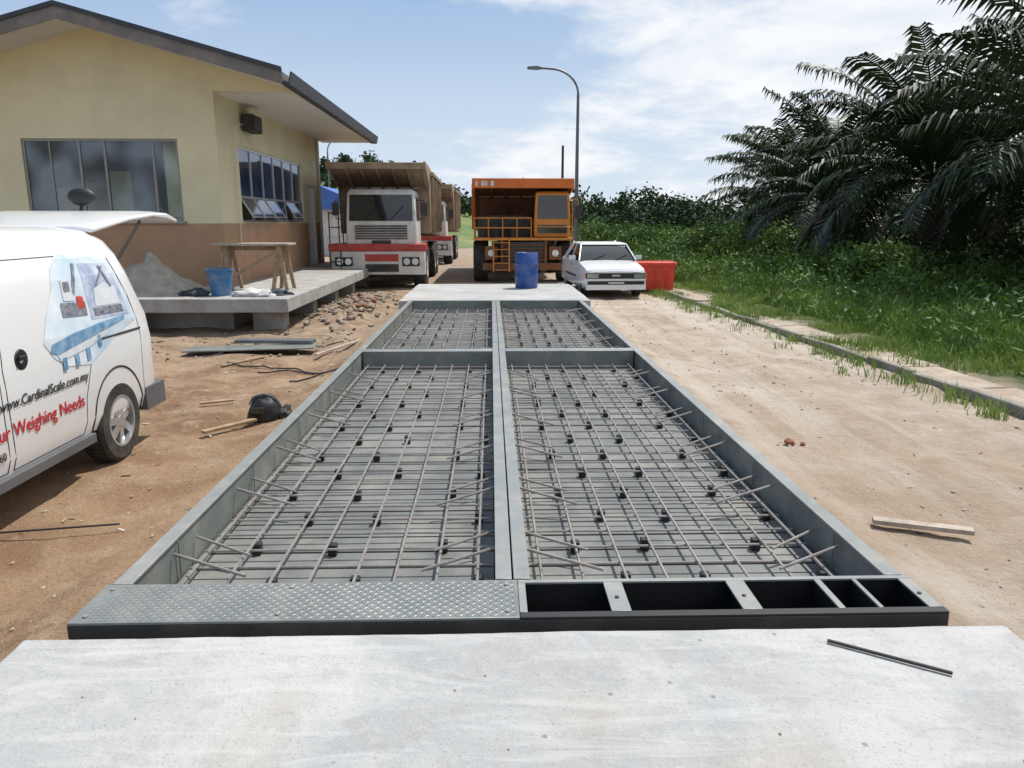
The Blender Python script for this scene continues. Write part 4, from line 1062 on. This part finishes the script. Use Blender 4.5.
# ------------------------------------------------------------------ vegetation
def quad_mesh(name, P_, S_, mat, aspect=0.5, up=0.0):
    n = len(P_); P_ = np.asarray(P_); S_ = np.asarray(S_)[:, None]
    u = rng.normal(size=(n, 3)); u[:, 2] += up; u /= np.linalg.norm(u, axis=1)[:, None]
    w = rng.normal(size=(n, 3)); v = np.cross(u, w); v /= np.linalg.norm(v, axis=1)[:, None]
    A = np.stack([P_ - u * S_, P_ + v * S_ * aspect, P_ + u * S_, P_ - v * S_ * aspect], 1).reshape(-1, 3)
    F_ = np.arange(4 * n).reshape(-1, 4)
    me = bpy.data.meshes.new(name); me.from_pydata(A.tolist(), [], F_.tolist()); me.materials.append(mat)
    o = bpy.data.objects.new(name, me); COL.objects.link(o); return o
def blades(name, P_, H_, W_, mat, lean=0.35):
    n = len(P_); P_ = np.asarray(P_); H_ = np.asarray(H_)[:, None]; W_ = np.asarray(W_)[:, None]
    a = rng.uniform(0, 2 * np.pi, n); d = np.stack([np.cos(a), np.sin(a), 0 * a], 1)
    b_ = rng.uniform(0, 2 * np.pi, n); l = np.stack([np.cos(b_), np.sin(b_), 0 * b_], 1) * H_ * rng.uniform(0.1, 1, (n, 1)) * lean * 2
    z = np.array([0, 0, 1.0])
    A = np.stack([P_ - d * W_, P_ + d * W_, P_ + l * .35 + z * H_ * .6 + d * W_ * .7, P_ + l * .35 + z * H_ * .6 - d * W_ * .7, P_ + l + z * H_ * .95], 1).reshape(-1, 3)
    F_ = []
    for i in range(n): o_ = 5 * i; F_.append((o_, o_ + 1, o_ + 2, o_ + 3)); F_.append((o_ + 3, o_ + 2, o_ + 4))
    me = bpy.data.meshes.new(name); me.from_pydata(A.tolist(), [], F_); me.materials.append(mat)
    o = bpy.data.objects.new(name, me); COL.objects.link(o); return o
def kx_(y): return 5.28 - (y - 7) * .05
P_ = []; H_ = []; W_ = []
tufts = []
for _ in range(7600):
    y = 4.5 + 34 * random.random() ** 1.5; x = kx_(y) + abs(random.gauss(0, 1)) * 2.7
    dn = fbm(x, y, 0.7, 3); k = x - kx_(y)
    if k < .9 and dn < 0.22: continue
    if k < 1.6 and dn < 0.0: continue
    tufts.append((x, y))
for _ in range(150):
    y = random.uniform(7, 22); tufts.append((kx_(y) - .05 - abs(random.gauss(0, .22)), y))
for x, y in tufts:
    k = random.randint(8, 18); h = random.uniform(.07, .22) * (1.0 + min(1.5, max(0, x - kx_(y) - 1.3)))
    for _ in range(k):
        P_.append((x + random.gauss(0, .07), y + random.gauss(0, .07), gz(x, y) - .01)); H_.append(h * random.uniform(.6, 1.3)); W_.append(random.uniform(.004, .009))
blades('grass', P_, H_, W_, leaf_grass)
P_ = []; S_ = []
cl = []
for _ in range(2500):
    y = 5 + 55 * random.random() ** 1.2; k = 1.7 + 11 * random.random() ** 1.3; x = kx_(y) + k
    hmax = min(1, max(0.12, (k - 1.7) / 2.6)) * (0.8 + .55 * fbm(x, y, .35, 3))
    r = random.uniform(.15, .38)
    cl.append((x, y, max(.08, hmax * random.uniform(.35, .95)), r))
for x, y, z, r in cl:
    n = int(44 if y < 25 else 26)
    q = rng.normal(size=(n, 3)) * np.array([r * .6, r * .6, r * .55]) + np.array([x, y, z]); q[:, 2] = np.maximum(q[:, 2], .02)
    P_.append(q); S_.append(rng.uniform(.03, .08, n) * (1 + y / 40))
quad_mesh('roadside_weeds', np.concatenate(P_), np.concatenate(S_), leaf_weed, .3, .9)
def bush(name, loc, H, Rr, leaf, mat, n_clump=40, per=90, seed=0):
    rs = np.random.default_rng(seed); root = empty(name, loc)
    PP = []; SS = []
    b = B()
    for _ in range(n_clump):
        d = rs.normal(size=3); d /= np.linalg.norm(d); d[2] = abs(d[2]) * 1.0 - .25
        c_ = np.array([0, 0, H * .5]) + d * np.array([Rr, Rr, H * .45]) * rs.uniform(.5, 1)
        b.cyl((0, 0, 0), tuple(c_), .02, .006, 5)
        q = rs.normal(size=(per, 3)) * Rr * .17 + c_; q[:, 2] = np.maximum(q[:, 2], .05); PP.append(q); SS.append(rs.uniform(.6, 1.3, per) * leaf)
    b.make('stems', bark, root)
    o = quad_mesh('foliage', np.concatenate(PP), np.concatenate(SS), mat, .5); o.parent = root
for i, (x, y, H, r) in enumerate([(9.6, 33, 1.9, 1.4), (11.2, 28, 1.9, 1.3), (8.4, 41, 1.9, 1.5), (12.5, 36, 2.4, 1.6), (6.8, 47, 2.2, 1.5), (10.2, 19.5, 1.5, 1.1)]):
    bush('roadside_bush', (x, y, 0), H, r, .09, leaf_weed, 30, 70, i)
def palm_mesh(seed):
    rs = random.Random(seed); V_ = []; F_ = []; MI = []
    nf = 40
    for i in range(nf):
        f = i / (nf - 1); az = i * 2.39996 + rs.uniform(-.25, .25)
        e0 = R(84 - 88 * f + rs.uniform(-7, 7)); L_ = 5.4 * (0.76 + .24 * math.sin(math.pi * min(1, f + .25))) * rs.uniform(.88, 1.1)
        droop = R(62 + 24 * f + rs.uniform(-14, 14)); dead = f > .96
        cx, cy = math.cos(az), math.sin(az); sx, sy = -cy, cx
        p = Vector((cx * .2, cy * .2, 0)); nseg = 22; ds = L_ / nseg; pts = [p.copy()]; dirs = []
        side_b = rs.uniform(-.3, .3)
        for k in range(nseg):
            s_ = k / nseg; e = e0 - droop * s_ ** 1.5
            d = Vector((cx * math.cos(e) + sx * side_b * s_ , cy * math.cos(e) + sy * side_b * s_, math.sin(e))).normalized()
            p = p + d * ds; pts.append(p.copy()); dirs.append(d)
        dirs.append(dirs[-1])
        for k in range(0, nseg, 2):
            r0 = .065 * (1 - k / nseg) + .012; k2 = min(nseg, k + 2); r1 = .065 * (1 - k2 / nseg) + .012
            o_ = len(V_)
            for pp, r_ in ((pts[k], r0), (pts[k2], r1)):
                for q in range(3):
                    t_ = q * 2.094; V_.append((pp.x + sx * r_ * math.cos(t_), pp.y + sy * r_ * math.cos(t_), pp.z + r_ * math.sin(t_)))
            for q in range(3): F_.append((o_ + q, o_ + (q + 1) % 3, o_ + 3 + (q + 1) % 3, o_ + 3 + q)); MI.append(1 if dead else 0)
        nl = 52
        for k in range(nl):
            s_ = .12 + .88 * k / nl; fi = s_ * nseg; i0 = min(nseg - 1, int(fi)); fr_ = fi - i0
            bp = pts[i0].lerp(pts[i0 + 1], fr_); d = dirs[i0]
            ll = (.25 + .80 * max(0, math.sin(math.pi * min(1, (s_ - .08) * 1.02))) ** .7) * rs.uniform(.88, 1.08)
            up = d.cross(Vector((sx, sy, 0))).normalized()
            if up.z < 0: up = -up
            for sd in (-1, 1):
                tilt = rs.choice((0, .15, .3)) + rs.uniform(-.08, .08)
                ld = (Vector((sx, sy, 0)) * sd * 1.0 + d * rs.uniform(.45, .62) + up * tilt).normalized()
                m1 = bp + ld * ll * .5 + Vector((0, 0, -.07 * ll)); tip = bp + ld * ll * .86 + Vector((0, 0, -.50 * ll * rs.uniform(.75, 1.2)))
                wv = (d * .9 + up * .2).normalized() * .040
                o_ = len(V_)
                V_ += [tuple(bp - wv * .6), tuple(bp + wv * .6), tuple(m1 + wv), tuple(m1 - wv), tuple(tip)]
                F_ += [(o_, o_ + 1, o_ + 2, o_ + 3), (o_ + 3, o_ + 2, o_ + 4)]; MI += [1 if dead else 0] * 2
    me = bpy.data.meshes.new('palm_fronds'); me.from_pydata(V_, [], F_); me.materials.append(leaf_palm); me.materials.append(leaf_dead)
    me.polygons.foreach_set('material_index', MI); return me
def palm_trunk(seed, H=3.2):
    b = B()
    b.cyl((0, 0, -.3), (0, 0, H), .34, .28, 14)
    for i in range(90):
        z = H * i / 90; a = i * 2.4; r_ = .31
        b.beam((math.cos(a) * r_ * .8, math.sin(a) * r_ * .8, z), (math.cos(a) * (r_ + .18), math.sin(a) * (r_ + .18), z + .28), .13, .07)
    me = b.make('tmp', bark); m_ = me.data; bpy.data.objects.remove(me); return m_
pms = [palm_mesh(s) for s in (1, 2, 3, 4)]; ptm = palm_trunk(5)
spots = [(13.4, 16.6, 3.3), (14.0, 24.2, 3.2), (14.6, 32.5, 2.9), (16.4, 41.5, 2.6), (14.4, 9.0, 3.2),
         (21.0, 20.5, 4.0), (22.0, 29, 3.7), (23.5, 38, 3.4), (20.5, 49, 2.8), (29, 26, 4.3), (31, 36, 4.1), (31, 47, 3.6), (28, 60, 3), (39, 43, 4.4), (21, 12.5, 3.8)]
for i, (x, y, h) in enumerate(spots):
    root = empty('oil_palm', (x, y, 0)); a = random.uniform(0, 6.28); s_ = random.uniform(.97, 1.08)
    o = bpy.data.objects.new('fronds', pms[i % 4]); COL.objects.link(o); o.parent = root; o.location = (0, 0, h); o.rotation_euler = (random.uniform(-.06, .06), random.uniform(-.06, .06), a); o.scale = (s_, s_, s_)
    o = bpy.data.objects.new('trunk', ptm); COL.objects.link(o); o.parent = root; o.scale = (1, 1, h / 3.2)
P_ = []; S_ = []
for _ in range(520):
    y = random.uniform(8, 66); x = random.uniform(12.0 + y * .04, 38)
    n = 30; r = random.uniform(.5, 1.0)
    q = rng.normal(size=(n, 3)) * np.array([r, r, .35]) + np.array([x, y, random.uniform(.3, 1.1)]); q[:, 2] = np.maximum(q[:, 2], .02)
    P_.append(q); S_.append(rng.uniform(.10, .22, n))
quad_mesh('plantation_undergrowth', np.concatenate(P_), np.concatenate(S_), leaf_under, .4, .5)
P_ = []; S_ = []
def treeclump(x, y, z0, H, r, n, s_):
    for _ in range(max(3, n // 60)):
        d = rng.normal(size=3); d /= np.linalg.norm(d)
        c_ = np.array([x, y, z0 + H * .6]) + d * np.array([r * .8, r * .8, H * .35])
        q = rng.normal(size=(60, 3)) * r * .25 + c_; q[:, 2] = np.maximum(q[:, 2], .1); P_.append(q); S_.append(rng.uniform(.6, 1.3, 60) * s_)
for i in range(75):
    x = 1 + i * .62 + random.uniform(-.5, .5); y = 70 + random.uniform(-4, 8)
    if x < 3.0: continue
    treeclump(x, y, 0, random.uniform(2.2, 3.6) + (1.0 if x < 9 else 0), random.uniform(1.1, 1.8), 400, .17)
for i in range(120):
    x = -45 + i * 1.4 + random.uniform(-1, 1); y = 120 + random.uniform(-10, 25)
    treeclump(x, y, 0, random.uniform(4.4, 6.8), random.uniform(2, 3.2), 420, .36)
quad_mesh('distant_trees', np.concatenate(P_), np.concatenate(S_), leaf_tree, .6)
P_ = []; S_ = []
for i in range(46):
    y = random.uniform(44, 66); x = random.uniform(5.2, 17); treeclump(x, y, 0, random.uniform(.6, 1.4), random.uniform(.8, 1.4), 240, .11)
quad_mesh('scrub', np.concatenate(P_), np.concatenate(S_), leaf_weed, .5)
def hillz(x, y): return 7.0 * math.exp(-.5 * ((x + 14) / 8.5) ** 2) * math.exp(-((y - 84) / 16) ** 2)
Vh = []; Fh = []; nxh, nyh = 70, 50
for j in range(nyh):
    for i in range(nxh):
        x = -50 + i * 1.0; y = 52 + j * 1.4; z = hillz(x, y); Vh.append((x, y, z - .12 + .25 * fbm(x, y, .3) * min(1, z)))
for j in range(nyh - 1):
    for i in range(nxh - 1): Fh.append((j * nxh + i, j * nxh + i + 1, (j + 1) * nxh + i + 1, (j + 1) * nxh + i))
hm = M('hill_grass', (0.07, 0.13, 0.03), 0.95, 0, .3, .25, col2=(0.20, 0.21, 0.08), bump=.8, bscale=2)
me = bpy.data.meshes.new('hill'); me.from_pydata(Vh, [], Fh); me.materials.append(hm); me.polygons.foreach_set('use_smooth', [True] * len(Fh))
COL.objects.link(bpy.data.objects.new('hill', me))
P_ = []; S_ = []
for i in range(80):
    x = random.uniform(-30, -1); y = random.uniform(76, 92); treeclump(x, y, hillz(x, y) - .4, random.uniform(1, 2.6), random.uniform(.8, 1.5), 300, .2)
quad_mesh('hill_trees', np.concatenate(P_), np.concatenate(S_), leaf_tree, .6)
Vh = []; Fh = []
for i in range(200):
    x = -1200 + i * 16
    h = 8 + 14 * max(0, fbm(x, 3, .004, 4) + .3) + 22 * math.exp(-((x - 400) / 130) ** 2) + 4 * fbm(x, 7, .02, 4)
    Vh += [(x, 1500, -5), (x, 1500 + 120, max(3, h))]
for i in range(199): Fh.append((2 * i, 2 * i + 2, 2 * i + 3, 2 * i + 1))
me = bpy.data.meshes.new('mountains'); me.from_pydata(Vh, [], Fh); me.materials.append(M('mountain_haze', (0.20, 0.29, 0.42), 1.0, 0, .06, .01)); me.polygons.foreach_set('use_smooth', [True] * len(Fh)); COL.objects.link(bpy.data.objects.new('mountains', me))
sh = empty('blue_roof_shed', (-9.6, 44, 0))
b = B(); b.box(-2.5, 2.5, 0, 4, 0, 2.6, 0); b.prism_y([(-3, 2.6), (3, 2.6), (0, 3.9)], -.4, 4.4, 1)
b.make('shed_shell', [white_t, M('roof_blue', (.05, .13, .42), .5)], sh)

# ------------------------------------------------------------------ sky, sun, camera
EL, AZ = R(63), R(50)
w = bpy.data.worlds.new('World'); scene.world = w; w.use_nodes = True
N = w.node_tree.nodes; L = w.node_tree.links
bg = N['Background']; bg.inputs['Strength'].default_value = 0.09
sky = N.new('ShaderNodeTexSky'); sky.sky_type = 'NISHITA'; sky.sun_disc = False; sky.sun_elevation = EL; sky.sun_rotation = AZ
sky.air_density = 1.0; sky.dust_density = 1.0; sky.ozone_density = 1.2
tc = N.new('ShaderNodeTexCoord'); sp = N.new('ShaderNodeSeparateXYZ'); L.new(tc.outputs['Generated'], sp.inputs['Vector'])
zc = mth('ADD', mth('MAXIMUM', sp.outputs['Z'], 0.0), 0.20)
cx_ = mth('DIVIDE', sp.outputs['X'], zc); cy_ = mth('DIVIDE', sp.outputs['Y'], zc)
cm = N.new('ShaderNodeCombineXYZ'); L.new(cx_, cm.inputs['X']); L.new(cy_, cm.inputs['Y']); cm.inputs['Z'].default_value = 4.1
n1 = nz(0.9, 10, 0.55, cm.outputs['Vector'], 0.25); n2 = nz(3.2, 8, 0.62, cm.outputs['Vector'], 0.3)
cf = mth('ADD', mth('MULTIPLY', n1, 0.82), mth('MULTIPLY', n2, 0.23))
bias = mth('MULTIPLY', mth('ADD', sp.outputs['X'], 0.10), 0.13)
fac = mr(mth('ADD', cf, bias), 0.475, 0.63, 0.0, 0.95)
base = mix(0.5, sky.outputs['Color'], (2.3, 5.2, 9.9))
hz = mr(sp.outputs['Z'], -0.02, 0.42, 0.9, 0.0)
base = mix(hz, base, (8.2, 9.2, 10.4))
shade = mr(n2, .35, .65)
cloudc = mix(shade, (9.4, 9.9, 10.6), (11.0, 11.1, 11.3))
colr = mix(fac, base, cloudc)
L.new(colr, bg.inputs['Color'])
sd = bpy.data.lights.new('sun', 'SUN'); sd.energy = 4.9; sd.angle = R(0.5); sd.color = (1, .955, .89)
so = bpy.data.objects.new('sun', sd); COL.objects.link(so)
Dv = Vector((math.cos(EL) * math.sin(AZ), math.cos(EL) * math.cos(AZ), math.sin(EL)))
so.rotation_euler = Dv.to_track_quat('Z', 'Y').to_euler(); so.location = Dv * 50
cd = bpy.data.cameras.new('camera'); cd.sensor_width = 36; cd.lens = 750 / 1024 * 36; cd.clip_end = 6000; cd.clip_start = .05
co = bpy.data.objects.new('camera', cd); COL.objects.link(co); co.location = (0, 0, 1.9); co.rotation_euler = (R(90 - 12.19), 0, R(-1.57))
scene.camera = co
